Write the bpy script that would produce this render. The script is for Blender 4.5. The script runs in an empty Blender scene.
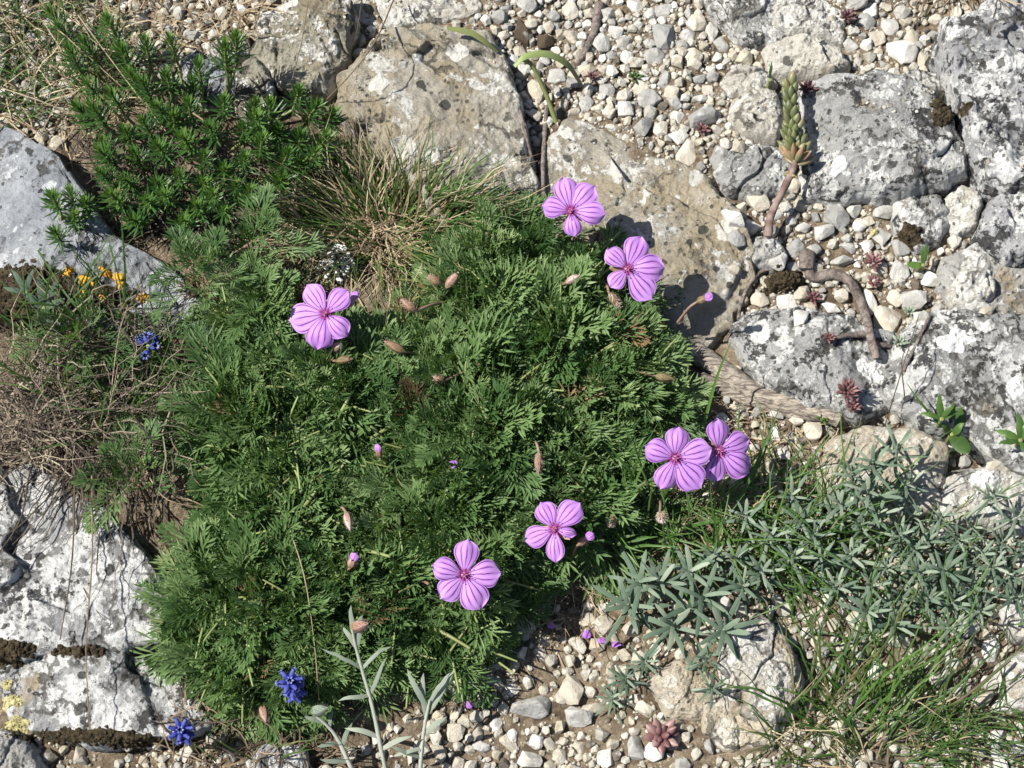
import bpy, bmesh, math, random
import numpy as np
from mathutils import Vector, Matrix, Quaternion
from mathutils.bvhtree import BVHTree

rng = np.random.default_rng(7)
random.seed(7)
C = bpy.context.scene.collection
scn = bpy.context.scene
PI = math.pi

# ------------------------------------------------------------------ camera
PITCH = math.radians(70.0)
DIST = 0.95
LENS = 68.0
FPX = 1024 * LENS / 36.0
cam_d = bpy.data.cameras.new('camera')
cam_d.lens = LENS
cam_d.sensor_width = 36
cam_d.clip_start = 0.02
cam_d.clip_end = 100
cam = bpy.data.objects.new('camera', cam_d)
C.objects.link(cam)
cam.location = (0, -DIST * math.cos(PITCH), DIST * math.sin(PITCH))
cam.rotation_euler = (PI / 2 - PITCH, 0, 0)
scn.camera = cam
CAM = np.array(cam.location)
FWD = np.array([0, math.cos(PITCH), -math.sin(PITCH)])
UPV = np.array([0, math.sin(PITCH), math.cos(PITCH)])
PXM = DIST / FPX            # metres per pixel near the middle


def ray(px, py):
    d = FWD + np.array([1.0, 0, 0]) * (px - 512) / FPX + UPV * (384 - py) / FPX
    return d / np.linalg.norm(d)


def at(px, py, z=0.0):
    """ground plan position under a place of the site survey"""
    d = ray(px, py)
    t = (z - CAM[2]) / d[2]
    return CAM + d * t


def pix(p):
    v = np.asarray(p) - CAM
    w = v @ FWD
    return 512 + FPX * v[0] / w, 384 - FPX * (v @ UPV) / w


# ------------------------------------------------------------------ noise
def _hash(i, j, k, seed):
    with np.errstate(over='ignore'):
        n = (i.astype(np.uint32) * np.uint32(374761393) + j.astype(np.uint32) * np.uint32(668265263)
             + k.astype(np.uint32) * np.uint32(2246822519) + np.uint32(seed * 3266489917 & 0xffffffff))
        n = (n ^ (n >> np.uint32(13))) * np.uint32(1274126177)
        n = n ^ (n >> np.uint32(16))
    return n.astype(np.float64) / 4294967295.0


def vnoise(P, seed=0):
    P = np.asarray(P, dtype=np.float64)
    F = np.floor(P)
    I = F.astype(np.int64)
    f = P - F
    f = f * f * f * (f * (f * 6 - 15) + 10)
    out = 0
    for a in (0, 1):
        for b in (0, 1):
            for c in (0, 1):
                w = (f[:, 0] if a else 1 - f[:, 0]) * (f[:, 1] if b else 1 - f[:, 1]) * (f[:, 2] if c else 1 - f[:, 2])
                out = out + w * _hash(I[:, 0] + a, I[:, 1] + b, I[:, 2] + c, seed)
    return out * 2 - 1


def fbm(P, octs=4, seed=0, gain=.5):
    s, a = 0, 1.0
    P = np.asarray(P, dtype=np.float64)
    for o in range(octs):
        s = s + a * vnoise(P * (2.03 ** o) + o * 17.3, seed + o)
        a *= gain
    return s


def ridge(P, octs=4, seed=0):
    s, a = 0, 1.0
    for o in range(octs):
        s = s + a * (1 - 2 * np.abs(vnoise(P * (2.1 ** o) + o * 9.1, seed + o)))
        a *= .5
    return s


def inpoly(x, y, poly):
    x = np.asarray(x); y = np.asarray(y)
    r = np.zeros(x.shape, bool)
    n = len(poly)
    for i in range(n):
        x0, y0 = poly[i][0], poly[i][1]
        x1, y1 = poly[(i + 1) % n][0], poly[(i + 1) % n][1]
        c = (y0 > y) != (y1 > y)
        with np.errstate(divide='ignore', invalid='ignore'):
            r ^= c & (x < (x1 - x0) * (y - y0) / (y1 - y0 + 1e-30) + x0)
    return r


def polydist(x, y, poly):
    x = np.asarray(x); y = np.asarray(y)
    d = np.full(x.shape, 1e9)
    n = len(poly)
    for i in range(n):
        a = np.array(poly[i][:2]); b = np.array(poly[(i + 1) % n][:2])
        e = b - a
        t = np.clip(((x - a[0]) * e[0] + (y - a[1]) * e[1]) / (e @ e + 1e-30), 0, 1)
        d = np.minimum(d, np.hypot(x - a[0] - t * e[0], y - a[1] - t * e[1]))
    return d


# ------------------------------------------------------------------ mesh building
class MB:
    def __init__(self):
        self.v, self.f, self.t, self.uv, self.n, self.mi = [], [], [], [], 0, []

    def add(self, V, Fs, tint=0.5, uv=None, mi=0):
        V = np.asarray(V, dtype=np.float64).reshape(-1, 3)
        self.v.append(V)
        if np.isscalar(tint):
            self.t.append(np.full(len(V), tint))
        else:
            self.t.append(np.asarray(tint))
        self.uv.append(np.zeros((len(V), 2)) if uv is None else np.asarray(uv))
        Fs = np.asarray(Fs, dtype=np.int64)
        self.f.append(Fs + self.n)
        self.mi.append(np.full(len(Fs), mi))
        self.n += len(V)

    def mesh(self, name, mats, smooth=True):
        me = bpy.data.meshes.new(name)
        V = np.concatenate(self.v)
        me.vertices.add(len(V))
        me.vertices.foreach_set('co', V.astype(np.float32).ravel())
        tot = np.concatenate([np.full(len(f), f.shape[1]) for f in self.f])
        loops = np.concatenate([f.ravel() for f in self.f])
        st = np.concatenate([[0], np.cumsum(tot)[:-1]])
        me.loops.add(len(loops))
        me.loops.foreach_set('vertex_index', loops.astype(np.int32))
        me.polygons.add(len(tot))
        me.polygons.foreach_set('loop_start', st.astype(np.int32))
        me.polygons.foreach_set('material_index', np.concatenate(self.mi).astype(np.int32))
        me.polygons.foreach_set('use_smooth', np.full(len(tot), smooth))
        a = me.attributes.new('tint', 'FLOAT', 'POINT')
        a.data.foreach_set('value', np.concatenate(self.t).astype(np.float32))
        UV = np.concatenate(self.uv)
        if np.any(UV):
            l = me.uv_layers.new(name='UVMap')
            l.data.foreach_set('uv', UV[loops].astype(np.float32).ravel())
        me.update(calc_edges=True)
        me.validate()
        for m in (mats if isinstance(mats, (list, tuple)) else [mats]):
            me.materials.append(m)
        return me

    def build(self, name, mats, parent=None, loc=(0, 0, 0), smooth=True):
        return link(name, self.mesh(name, mats, smooth), parent, loc)


def link(name, me, parent=None, loc=(0, 0, 0)):
    o = bpy.data.objects.new(name, me)
    C.objects.link(o)
    o.location = loc
    if parent is not None:
        o.parent = parent
    return o


def tag(o, label=None, cat=None, group=None, kind=None):
    if label: o['label'] = label
    if cat: o['category'] = cat
    if group: o['group'] = group
    if kind: o['kind'] = kind
    return o


def empty(name, loc, label, cat, group=None):
    o = bpy.data.objects.new(name, None)
    o.empty_display_size = .01
    C.objects.link(o)
    o.location = tuple(loc)
    return tag(o, label, cat, group)


def unit(v):
    v = np.asarray(v, dtype=float)
    return v / (np.linalg.norm(v) + 1e-12)


def frames(P):
    P = np.asarray(P, dtype=float)
    T = np.gradient(P, axis=0)
    T /= np.linalg.norm(T, axis=1)[:, None] + 1e-12
    n = np.cross(T[0], [0, 0, 1.0])
    if np.linalg.norm(n) < 1e-3:
        n = np.cross(T[0], [1.0, 0, 0])
    N = [unit(n)]
    for i in range(1, len(P)):
        q = N[-1] - T[i] * (N[-1] @ T[i])
        N.append(unit(q))
    N = np.array(N)
    return T, N, np.cross(T, N)


def tube(mb, P, r, n=6, tint=.5, cap=True, lump=0.0, mi=0):
    P = np.asarray(P, dtype=float)
    T, N, B = frames(P)
    m = len(P)
    r = np.broadcast_to(np.asarray(r, dtype=float), (m,))
    a = np.linspace(0, 2 * PI, n, endpoint=False)
    rr = r[:, None] * np.ones((1, n))
    if lump:
        rr = rr * (1 + lump * (np.asarray(rng.random((m, n))) - .5) * 2)
    V = P[:, None] + rr[..., None] * (np.cos(a)[None, :, None] * N[:, None] + np.sin(a)[None, :, None] * B[:, None])
    V = V.reshape(-1, 3)
    i = np.arange(m - 1)[:, None] * n
    j = np.arange(n)[None]
    k = (j + 1) % n
    F = np.stack([i + j, i + k, i + n + k, i + n + j], -1).reshape(-1, 4)
    tt = np.repeat(np.broadcast_to(np.asarray(tint, dtype=float), (m,)), n)
    mb.add(V, F, tt, mi=mi)
    if cap:
        for e, idx in ((0, np.arange(n)), (m - 1, (m - 1) * n + np.arange(n))):
            W = np.vstack([V[idx], P[e] + T[e] * (-.5 if e == 0 else .5) * r[e]])
            Ft = np.stack([np.arange(n), (np.arange(n) + 1) % n, np.full(n, n)], -1)
            mb.add(W, Ft, tt[idx[0]], mi=mi)


def curve_pts(ctrl, n=24):
    """Catmull-Rom through control points"""
    c = np.asarray(ctrl, dtype=float)
    c = np.vstack([2 * c[0] - c[1], c, 2 * c[-1] - c[-2]])
    out = []
    segs = len(c) - 3
    per = max(2, n // segs)
    for s in range(segs):
        p0, p1, p2, p3 = c[s:s + 4]
        for t in np.linspace(0, 1, per, endpoint=(s == segs - 1)):
            out.append(.5 * ((2 * p1) + (-p0 + p2) * t + (2 * p0 - 5 * p1 + 4 * p2 - p3) * t * t + (-p0 + 3 * p1 - 3 * p2 + p3) * t ** 3))
    return np.array(out)


def blade(mb, P, w, side, tint=.5, fold=.25, mi=0):
    """a grass blade or narrow leaf: three columns with a V fold along polyline P; w = half width per station"""
    P = np.asarray(P, dtype=float)
    T = np.gradient(P, axis=0)
    T /= np.linalg.norm(T, axis=1)[:, None] + 1e-12
    S = np.asarray(side, dtype=float)[None] - T * (T @ side)[:, None]
    S /= np.linalg.norm(S, axis=1)[:, None] + 1e-9
    N = np.cross(S, T)
    w = np.asarray(w)[:, None]
    V = np.stack([P - S * w + N * w * fold, P, P + S * w + N * w * fold], 1).reshape(-1, 3)
    m = len(P)
    i = np.arange(m - 1) * 3
    F = np.concatenate([np.stack([i, i + 1, i + 4, i + 3], -1), np.stack([i + 1, i + 2, i + 5, i + 4], -1)])
    tt = np.repeat(np.broadcast_to(np.asarray(tint, dtype=float), (m,)), 3)
    u = np.linspace(0, 1, m)
    uv = np.stack([np.tile([0.02, .5, .98], m), np.repeat(u, 3)], -1)
    mb.add(V, F, tt, uv, mi)


def arc(base, az, el, L, droop, n=7, wob=0.0):
    """polyline from base: azimuth, start elevation, length, total droop angle"""
    s = np.linspace(0, 1, n)
    e = el - droop * s ** 1.3
    d = np.stack([np.cos(e) * math.cos(az), np.cos(e) * math.sin(az), np.sin(e)], -1)
    P = np.zeros((n, 3))
    P[1:] = np.cumsum((d[:-1] + d[1:]) / 2 * (L / (n - 1)), axis=0)
    if wob:
        P += np.cumsum((rng.random((n, 3)) - .5), 0) * wob * L * s[:, None] * .3
    return P + np.asarray(base)


# ------------------------------------------------------------------ materials
def newmat(name):
    m = bpy.data.materials.new(name)
    m.use_nodes = True
    nt = m.node_tree
    nt.nodes.clear()
    out = nt.nodes.new('ShaderNodeOutputMaterial')
    b = nt.nodes.new('ShaderNodeBsdfPrincipled')
    nt.links.new(b.outputs[0], out.inputs[0])
    return m, nt, b, out


class G:
    def __init__(s, nt): s.nt = nt

    def n(s, t, **k):
        x = s.nt.nodes.new(t)
        for a, v in k.items():
            setattr(x, a, v)
        return x

    def l(s, a, b): s.nt.links.new(a, b)

    def math(s, op, a, b=None, c=None, clamp=False):
        x = s.n('ShaderNodeMath', operation=op, use_clamp=clamp)
        for i, q in enumerate((a, b, c)):
            if q is None: continue
            if isinstance(q, (int, float)): x.inputs[i].default_value = q
            else: s.l(q, x.inputs[i])
        return x.outputs[0]

    def mix(s, f, a, b, mode='MIX'):
        x = s.n('ShaderNodeMix', data_type='RGBA', blend_type=mode)
        for i, q in ((0, f), (6, a), (7, b)):
            if isinstance(q, (int, float)): x.inputs[i].default_value = q
            elif isinstance(q, (tuple, list)): x.inputs[i].default_value = (*q[:3], 1)
            else: s.l(q, x.inputs[i])
        return x.outputs[2]

    def ramp(s, f, lo, hi, inv=False):
        x = s.n('ShaderNodeMapRange', interpolation_type='SMOOTHSTEP')
        s.l(f, x.inputs[0])
        x.inputs[1].default_value = lo; x.inputs[2].default_value = hi
        x.inputs[3].default_value = 1 if inv else 0; x.inputs[4].default_value = 0 if inv else 1
        return x.outputs[0]

    def noise(s, vec, scale, detail=6, rough=.6, dist=0.0):
        x = s.n('ShaderNodeTexNoise')
        x.inputs['Scale'].default_value = scale
        x.inputs['Detail'].default_value = detail
        x.inputs['Roughness'].default_value = rough
        x.inputs['Distortion'].default_value = dist
        s.l(vec, x.inputs['Vector'])
        return x.outputs[0]

    def voro(s, vec, scale, feature='F1', out=0):
        x = s.n('ShaderNodeTexVoronoi', feature=feature)
        x.inputs['Scale'].default_value = scale
        s.l(vec, x.inputs['Vector'])
        return x.outputs[out]

    def coords(s):
        """object-space coordinates shifted by a per-object random offset"""
        tc = s.n('ShaderNodeTexCoord')
        oi = s.n('ShaderNodeObjectInfo')
        m = s.n('ShaderNodeVectorMath', operation='MULTIPLY_ADD')
        cx = s.n('ShaderNodeCombineXYZ')
        s.l(oi.outputs['Random'], cx.inputs[0]); s.l(oi.outputs['Random'], cx.inputs[1]); s.l(oi.outputs['Random'], cx.inputs[2])
        s.l(cx.outputs[0], m.inputs[0])
        m.inputs[1].default_value = (31.0, 77.0, 53.0)
        s.l(tc.outputs['Object'], m.inputs[2])
        return m.outputs[0], oi.outputs['Random']

    def bump(s, h, dist, strength=1.0, prev=None):
        x = s.n('ShaderNodeBump')
        x.inputs['Distance'].default_value = dist
        x.inputs['Strength'].default_value = strength
        s.l(h, x.inputs['Height'])
        if prev is not None: s.l(prev, x.inputs['Normal'])
        return x.outputs[0]


def rock_mat(name, light, dark, white=.5, black=.5, ochre=.5, wcol=(.66, .65, .61), bcol=(.03, .03, .03), ocol=(.36, .28, .17), fine=1.0):
    """weathered limestone; white / black / ochre in 0..1 say how much of it each crust covers"""
    m, nt, b, out = newmat(name)
    g = G(nt)
    v, rnd = g.coords()
    n1 = g.noise(v, 26, 8, .62, .6)
    n2 = g.noise(v, 190, 8, .72)
    col = g.mix(g.ramp(n1, .34, .66), dark, light)
    col = g.mix(g.math('MULTIPLY', g.ramp(n2, .38, .68), .5), col, light)
    vo = g.n('ShaderNodeVectorMath', operation='ADD'); g.l(v, vo.inputs[0]); vo.inputs[1].default_value = (1.7, .3, 4.1)
    v2 = vo.outputs[0]
    no = g.noise(v2, 22, 7, .65, .4)
    col = g.mix(g.math('MULTIPLY', g.ramp(no, .70 - .34 * ochre, .80 - .30 * ochre), .8), col, ocol)
    vo3 = g.n('ShaderNodeVectorMath', operation='ADD'); g.l(v, vo3.inputs[0]); vo3.inputs[1].default_value = (5.1, 2.3, .4)
    v3 = vo3.outputs[0]
    nw = g.noise(v3, 38, 11, .66, .8)
    nw2 = g.noise(v3, 260, 6, .7)
    nwm = g.math('ADD', nw, g.math('MULTIPLY', g.math('SUBTRACT', nw2, .5), .55))
    wm = g.ramp(nwm, .705 - .40 * white, .73 - .38 * white)
    wshade = g.mix(g.ramp(g.noise(v, 420, 5, .7), .3, .7), tuple(c * .72 for c in wcol), wcol)
    col = g.mix(wm, col, wshade)
    vo4 = g.n('ShaderNodeVectorMath', operation='ADD'); g.l(v, vo4.inputs[0]); vo4.inputs[1].default_value = (.7, 8.3, 2.4)
    v4 = vo4.outputs[0]
    nb = g.noise(v4, 62, 10, .62, .5)
    nb2 = g.noise(v4, 330, 5, .7)
    nbm = g.math('ADD', nb, g.math('MULTIPLY', g.math('SUBTRACT', nb2, .5), .6))
    bm_ = g.ramp(nbm, .765 - .32 * black, .795 - .31 * black)
    col = g.mix(g.math('MULTIPLY', bm_, .9), col, bcol)
    # round crusts of lichen, pale and dark, each of its own size
    vw = g.n('ShaderNodeVectorMath', operation='ADD'); g.l(v, vw.inputs[0])
    wn = g.n('ShaderNodeTexNoise'); wn.inputs['Scale'].default_value = 150; wn.inputs['Detail'].default_value = 5; g.l(v, wn.inputs['Vector'])
    ws = g.n('ShaderNodeVectorMath', operation='MULTIPLY_ADD'); g.l(wn.outputs['Color'], ws.inputs[0]); ws.inputs[1].default_value = (.007,) * 3; g.l(v, ws.inputs[2])
    def thalli(scale, share, rmax, off):
        vv = g.n('ShaderNodeVectorMath', operation='ADD'); g.l(ws.outputs[0], vv.inputs[0]); vv.inputs[1].default_value = (off, off * 2, 0)
        x = g.n('ShaderNodeTexVoronoi'); x.inputs['Scale'].default_value = scale; g.l(vv.outputs[0], x.inputs['Vector'])
        sc_ = g.n('ShaderNodeSeparateColor'); g.l(x.outputs['Color'], sc_.inputs[0])
        rad = g.math('MULTIPLY', g.ramp(sc_.outputs[0], 1 - share, 1.0), rmax)
        return g.ramp(g.math('SUBTRACT', x.outputs['Distance'], rad), -.05, .01, True), sc_.outputs[1]
    m1, r1 = thalli(75, .10 + .6 * white, .55, 3.3)
    col = g.mix(g.math('MULTIPLY', m1, .9), col, g.mix(r1, tuple(c * .82 for c in wcol), tuple(min(.8, c * 1.06) for c in wcol)))
    m2, r2 = thalli(150, .55 * black, .52, 6.1)
    col = g.mix(g.math('MULTIPLY', g.math('MULTIPLY', m2, g.ramp(g.noise(v3, 24, 4), .42, .52)), .88), col, g.mix(r2, bcol, (.10, .10, .09)))
    # fine joints
    jw = g.n('ShaderNodeVectorMath', operation='MULTIPLY_ADD'); g.l(wn.outputs['Color'], jw.inputs[0]); jw.inputs[1].default_value = (.02,) * 3; g.l(v2, jw.inputs[2])
    joint = g.math('MULTIPLY', g.ramp(g.voro(jw.outputs[0], 24, 'DISTANCE_TO_EDGE'), .012, .045, True), g.ramp(g.noise(v4, 18, 3), .46, .54))
    col = g.mix(g.math('MULTIPLY', joint, .75), col, (.07, .062, .05))
    # little black fruiting dots and pits
    vd = g.voro(v, 230)
    dots = g.math('MULTIPLY', g.ramp(vd, .16, .30, True), g.ramp(g.noise(v, 45, 3), .5, .58))
    col = g.mix(g.math('MULTIPLY', dots, .8 * fine), col, (.04, .04, .035))
    g.l(col, b.inputs['Base Color'])
    b.inputs['Roughness'].default_value = .93
    b.inputs['Specular IOR Level'].default_value = .2
    h = g.math('ADD', g.math('MULTIPLY', g.noise(v, 95, 12, .7, .3), 1.0), g.math('MULTIPLY', g.math('MAXIMUM', wm, m1), .10))
    h = g.math('SUBTRACT', h, g.math('MULTIPLY', joint, .35))
    nrm = g.bump(h, .0065, 1.0)
    nrm = g.bump(g.math('SUBTRACT', g.noise(v, 520, 6, .7), g.math('MULTIPLY', dots, .6)), .0011, .9, nrm)
    g.l(nrm, b.inputs['Normal'])
    return m


M = {}
M['rock_grey'] = rock_mat('limestone_grey', (.47, .46, .425), (.25, .245, .23), .52, .46, .38, wcol=(.72, .71, .67))
M['rock_lichen'] = rock_mat('limestone_lichened', (.42, .417, .40), (.20, .20, .195), .50, .64, .32, wcol=(.72, .715, .68))
M['rock_black'] = rock_mat('limestone_black_lichen', (.42, .42, .42), (.21, .212, .215), .56, .72, .15, wcol=(.74, .735, .71))
M['rock_tan'] = rock_mat('limestone_tan', (.48, .445, .37), (.27, .245, .20), .36, .34, .70, ocol=(.32, .265, .175), wcol=(.70, .68, .62))
M['rock_olive'] = rock_mat('limestone_olive', (.40, .375, .30), (.19, .175, .13), .42, .40, .68, ocol=(.24, .20, .13), wcol=(.72, .70, .64))
M['rock_white'] = rock_mat('limestone_white', (.62, .59, .52), (.42, .39, .33), .52, .26, .40, wcol=(.78, .76, .70))
M['rock_cream'] = rock_mat('limestone_cream', (.58, .52, .41), (.40, .34, .25), .42, .22, .5, wcol=(.72, .67, .57))
M['rock_crust'] = rock_mat('limestone_white_crust', (.42, .42, .41), (.21, .21, .21), .57, .62, .45, wcol=(.72, .715, .69))
M['rock_blue'] = rock_mat('limestone_bluish', (.43, .445, .465), (.24, .255, .275), .40, .44, .2, wcol=(.66, .67, .68))


def pebble_mat(name, lo, hi, tinted=False, speck=.35):
    m, nt, b, out = newmat(name)
    g = G(nt)
    if tinted:
        tc = g.n('ShaderNodeTexCoord'); v = tc.outputs['Object']
        at_ = g.n('ShaderNodeAttribute', attribute_name='tint'); rnd = at_.outputs['Fac']
    else:
        v, rnd = g.coords()
        sc = g.n('ShaderNodeVectorMath', operation='SCALE'); g.l(v, sc.inputs[0]); sc.inputs['Scale'].default_value = .0058   # pebble meshes have unit size
        v = sc.outputs[0]
    col = g.mix(rnd, lo, hi)
    if tinted:   # spread of stone colours: grey, ochre, white
        cr = g.n('ShaderNodeValToRGB')
        g.l(rnd, cr.inputs[0])
        e = cr.color_ramp.elements
        e[0].position = 0; e[0].color = (.10, .075, .05, 1)
        e[1].position = 1; e[1].color = (.60, .585, .53, 1)
        for p, c in ((.06, (.20, .18, .15, 1)), (.2, (.30, .29, .265, 1)), (.4, (.385, .37, .33, 1)), (.6, (.43, .385, .295, 1)), (.8, (.50, .465, .395, 1))):
            q = e.new(p); q.color = c
        col = cr.outputs[0]
    n1 = g.noise(v, 170, 7, .65)
    dk = g.mix(1.0, col, (.55, .54, .52), 'MULTIPLY')
    col = g.mix(g.math('MULTIPLY', g.ramp(n1, .45, .72), .75), col, dk)
    n2 = g.noise(v, 420, 5, .7)
    col = g.mix(g.math('MULTIPLY', g.ramp(n2, .60, .72), speck), col, (.07, .06, .05))
    col = g.mix(g.math('MULTIPLY', g.ramp(g.noise(v, 120, 5, .6), .56, .68), .45), col, (.66, .65, .61))
    g.l(col, b.inputs['Base Color'])
    b.inputs['Roughness'].default_value = .9
    b.inputs['Specular IOR Level'].default_value = .25
    nrm = g.bump(g.noise(v, 330, 9, .70), .0018, .9)
    g.l(nrm, b.inputs['Normal'])
    return m


M['pb_white'] = pebble_mat('pebble_white', (.50, .48, .43), (.64, .62, .57), speck=.3)
M['pb_cream'] = pebble_mat('pebble_cream', (.40, .36, .285), (.53, .485, .40))
M['pb_grey'] = pebble_mat('pebble_grey', (.27, .265, .25), (.46, .445, .41), speck=.45)
M['pb_brown'] = pebble_mat('pebble_brown', (.06, .045, .03), (.12, .085, .055))
M['pb_mix'] = pebble_mat('gravel_mix', (.3, .3, .3), (.6, .6, .6), tinted=True)

# soil
m, nt, b, out = newmat('soil'); g = G(nt)
tc = g.n('ShaderNodeTexCoord'); v = tc.outputs['Object']
col = g.mix(g.ramp(g.noise(v, 30, 8, .65), .35, .65), (.11, .08, .053), (.25, .195, .135))
col = g.mix(g.ramp(g.noise(v, 240, 6, .7), .45, .62), col, (.30, .24, .17))
vd = g.voro(v, 420)
col = g.mix(g.math('MULTIPLY', g.ramp(vd, .18, .34, True), g.ramp(g.noise(v, 130, 4), .45, .55)), col, (.42, .36, .27))
g.l(col, b.inputs['Base Color']); b.inputs['Roughness'].default_value = .97; b.inputs['Specular IOR Level'].default_value = .1
nrm = g.bump(g.noise(v, 120, 10, .7), .005, 1.0)
nrm = g.bump(g.noise(v, 600, 5, .7), .0016, 1.0, nrm)
g.l(nrm, b.inputs['Normal']); M['soil'] = m


def leaf_mat(name, stops, transl=.3, rough=.5, spec=.4, objrand=.25, noise_scale=120, sat=1.0):
    """foliage: colour from the tint attribute (0..1) through stops, shifted a little per object"""
    m, nt, b, out = newmat(name); g = G(nt)
    a = g.n('ShaderNodeAttribute', attribute_name='tint')
    oi = g.n('ShaderNodeObjectInfo')
    tc = g.n('ShaderNodeTexCoord')
    f = g.math('ADD', a.outputs['Fac'], g.math('MULTIPLY', g.math('SUBTRACT', oi.outputs['Random'], .5), objrand))
    f = g.math('ADD', f, g.math('MULTIPLY', g.math('SUBTRACT', g.noise(tc.outputs['Object'], noise_scale, 4, .6), .5), .5), clamp=True)
    cr = g.n('ShaderNodeValToRGB'); g.l(f, cr.inputs[0])
    e = cr.color_ramp.elements
    e[0].position = stops[0][0]; e[0].color = (*stops[0][1], 1)
    e[1].position = stops[-1][0]; e[1].color = (*stops[-1][1], 1)
    for p, c in stops[1:-1]:
        q = e.new(p); q.color = (*c, 1)
    col = cr.outputs[0]
    g.l(col, b.inputs['Base Color'])
    b.inputs['Roughness'].default_value = rough
    b.inputs['Specular IOR Level'].default_value = spec
    if transl:
        t = g.n('ShaderNodeBsdfTranslucent')
        tcol = g.mix(1.0, col, (1.25, 1.35, .6), 'MULTIPLY')
        g.l(tcol, t.inputs[0])
        ms = g.n('ShaderNodeMixShader'); ms.inputs[0].default_value = transl
        g.l(b.outputs[0], ms.inputs[1]); g.l(t.outputs[0], ms.inputs[2])
        g.l(ms.outputs[0], out.inputs[0])
    return m


M['frond'] = leaf_mat('feathery_leaf', [(0, (.018, .048, .012)), (.35, (.062, .124, .036)), (.65, (.132, .212, .074)), (.9, (.215, .295, .130)), (1, (.27, .32, .14))], .30, .5, .35)
M['withered'] = leaf_mat('withered_leaf', [(0, (.06, .04, .02)), (.5, (.16, .105, .05)), (1, (.30, .23, .12))], .15, .7, .2)
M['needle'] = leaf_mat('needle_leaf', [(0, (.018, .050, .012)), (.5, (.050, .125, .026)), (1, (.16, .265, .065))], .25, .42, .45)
M['grey_leaf'] = leaf_mat('felted_leaf', [(0, (.055, .090, .058)), (.5, (.125, .175, .122)), (1, (.32, .36, .275))], .15, .75, .2)
M['silver'] = leaf_mat('silvery_leaf', [(0, (.15, .19, .14)), (.5, (.24, .28, .22)), (1, (.42, .42, .36))], .15, .8, .2)
M['grass'] = leaf_mat('grass_blade', [(0, (.26, .19, .10)), (.2, (.36, .28, .16)), (.3, (.22, .2, .09)), (.42, (.06, .09, .022)), (.7, (.045, .11, .02)), (1, (.10, .19, .035))], .3, .5, .4, objrand=.05)
M['dead'] = leaf_mat('dead_grass', [(0, (.025, .019, .015)), (.3, (.068, .052, .040)), (.6, (.15, .118, .088)), (1, (.36, .30, .22))], .1, .7, .25, objrand=.1)
M['straw'] = leaf_mat('dry_grass', [(0, (.05, .035, .025)), (.3, (.14, .10, .065)), (.6, (.28, .21, .13)), (1, (.46, .38, .26))], .12, .7, .25, objrand=.1)
M['stem_green'] = leaf_mat('green_stem', [(0, (.16, .09, .05)), (.4, (.16, .17, .06)), (1, (.20, .26, .09))], 0, .5, .4)
M['stem_red'] = leaf_mat('reddish_stem', [(0, (.09, .05, .035)), (.5, (.19, .11, .08)), (1, (.28, .20, .14))], 0, .6, .3)
M['calyx'] = leaf_mat('hairy_calyx', [(0, (.16, .13, .06)), (.4, (.26, .15, .10)), (.7, (.38, .24, .20)), (1, (.62, .52, .46))], .1, .7, .3, objrand=.6, noise_scale=500)
M['broad'] = leaf_mat('broad_leaf', [(0, (.035, .07, .018)), (.5, (.065, .13, .028)), (1, (.14, .22, .05))], .3, .4, .5)
M['sedum'] = leaf_mat('succulent_leaf', [(0, (.065, .075, .03)), (.5, (.11, .125, .05)), (.8, (.18, .165, .08)), (1, (.28, .17, .10))], 0, .45, .4, objrand=0, noise_scale=200)
M['sedum_red'] = leaf_mat('red_succulent_leaf', [(0, (.07, .035, .035)), (.5, (.16, .075, .075)), (1, (.30, .19, .17))], 0, .45, .4)
M['anther'] = leaf_mat('stamens', [(0, (.20, .03, .17)), (.5, (.36, .09, .22)), (1, (.58, .36, .34))], 0, .6, .3, objrand=0)

m, nt, b, out = newmat('bark'); g = G(nt)
v, r = g.coords()
mp = g.n('ShaderNodeMapping'); mp.inputs['Scale'].default_value = (1, 1, 1); g.l(v, mp.inputs[0])
n1 = g.noise(v, 240, 8, .7, 1.2)
col = g.mix(g.ramp(n1, .35, .65), (.075, .058, .048), (.26, .215, .185))
g.l(col, b.inputs['Base Color']); b.inputs['Roughness'].default_value = .9
g.l(g.bump(n1, .0022, .9), b.inputs['Normal']); M['bark'] = m

m, nt, b, out = newmat('weathered_wood'); g = G(nt)
tc = g.n('ShaderNodeTexCoord')
mp = g.n('ShaderNodeMapping'); mp.inputs['Rotation'].default_value = (0, 0, .55); mp.inputs['Scale'].default_value = (.12, 1, 1); g.l(tc.outputs['Object'], mp.inputs[0])
n1 = g.noise(mp.outputs[0], 700, 6, .65, .4)
col = g.mix(g.ramp(n1, .35, .62), (.10, .082, .068), (.40, .345, .28))
g.l(col, b.inputs['Base Color']); b.inputs['Roughness'].default_value = .9
g.l(g.bump(n1, .002, 1.0), b.inputs['Normal']); M['wood'] = m

# petals: lilac with darker veins that run out of the throat (pattern of the petal itself)
m, nt, b, out = newmat('petal'); g = G(nt)
uvn = g.n('ShaderNodeUVMap'); uvn.uv_map = 'UVMap'
sx = g.n('ShaderNodeSeparateXYZ'); g.l(uvn.outputs[0], sx.inputs[0])
tc = g.n('ShaderNodeTexCoord')
wob = g.noise(tc.outputs['Object'], 3.2, 3, .5)
q = g.math('MULTIPLY', g.math('SUBTRACT', sx.outputs[0], .5), 2.0)
q = g.math('ADD', q, g.math('MULTIPLY', g.math('SUBTRACT', wob, .5), .16))
f5 = g.math('MULTIPLY', q, 2.3)
d = g.math('ABSOLUTE', g.math('SUBTRACT', f5, g.math('ROUND', f5)))
vein = g.ramp(d, .055, .17, True)
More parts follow.
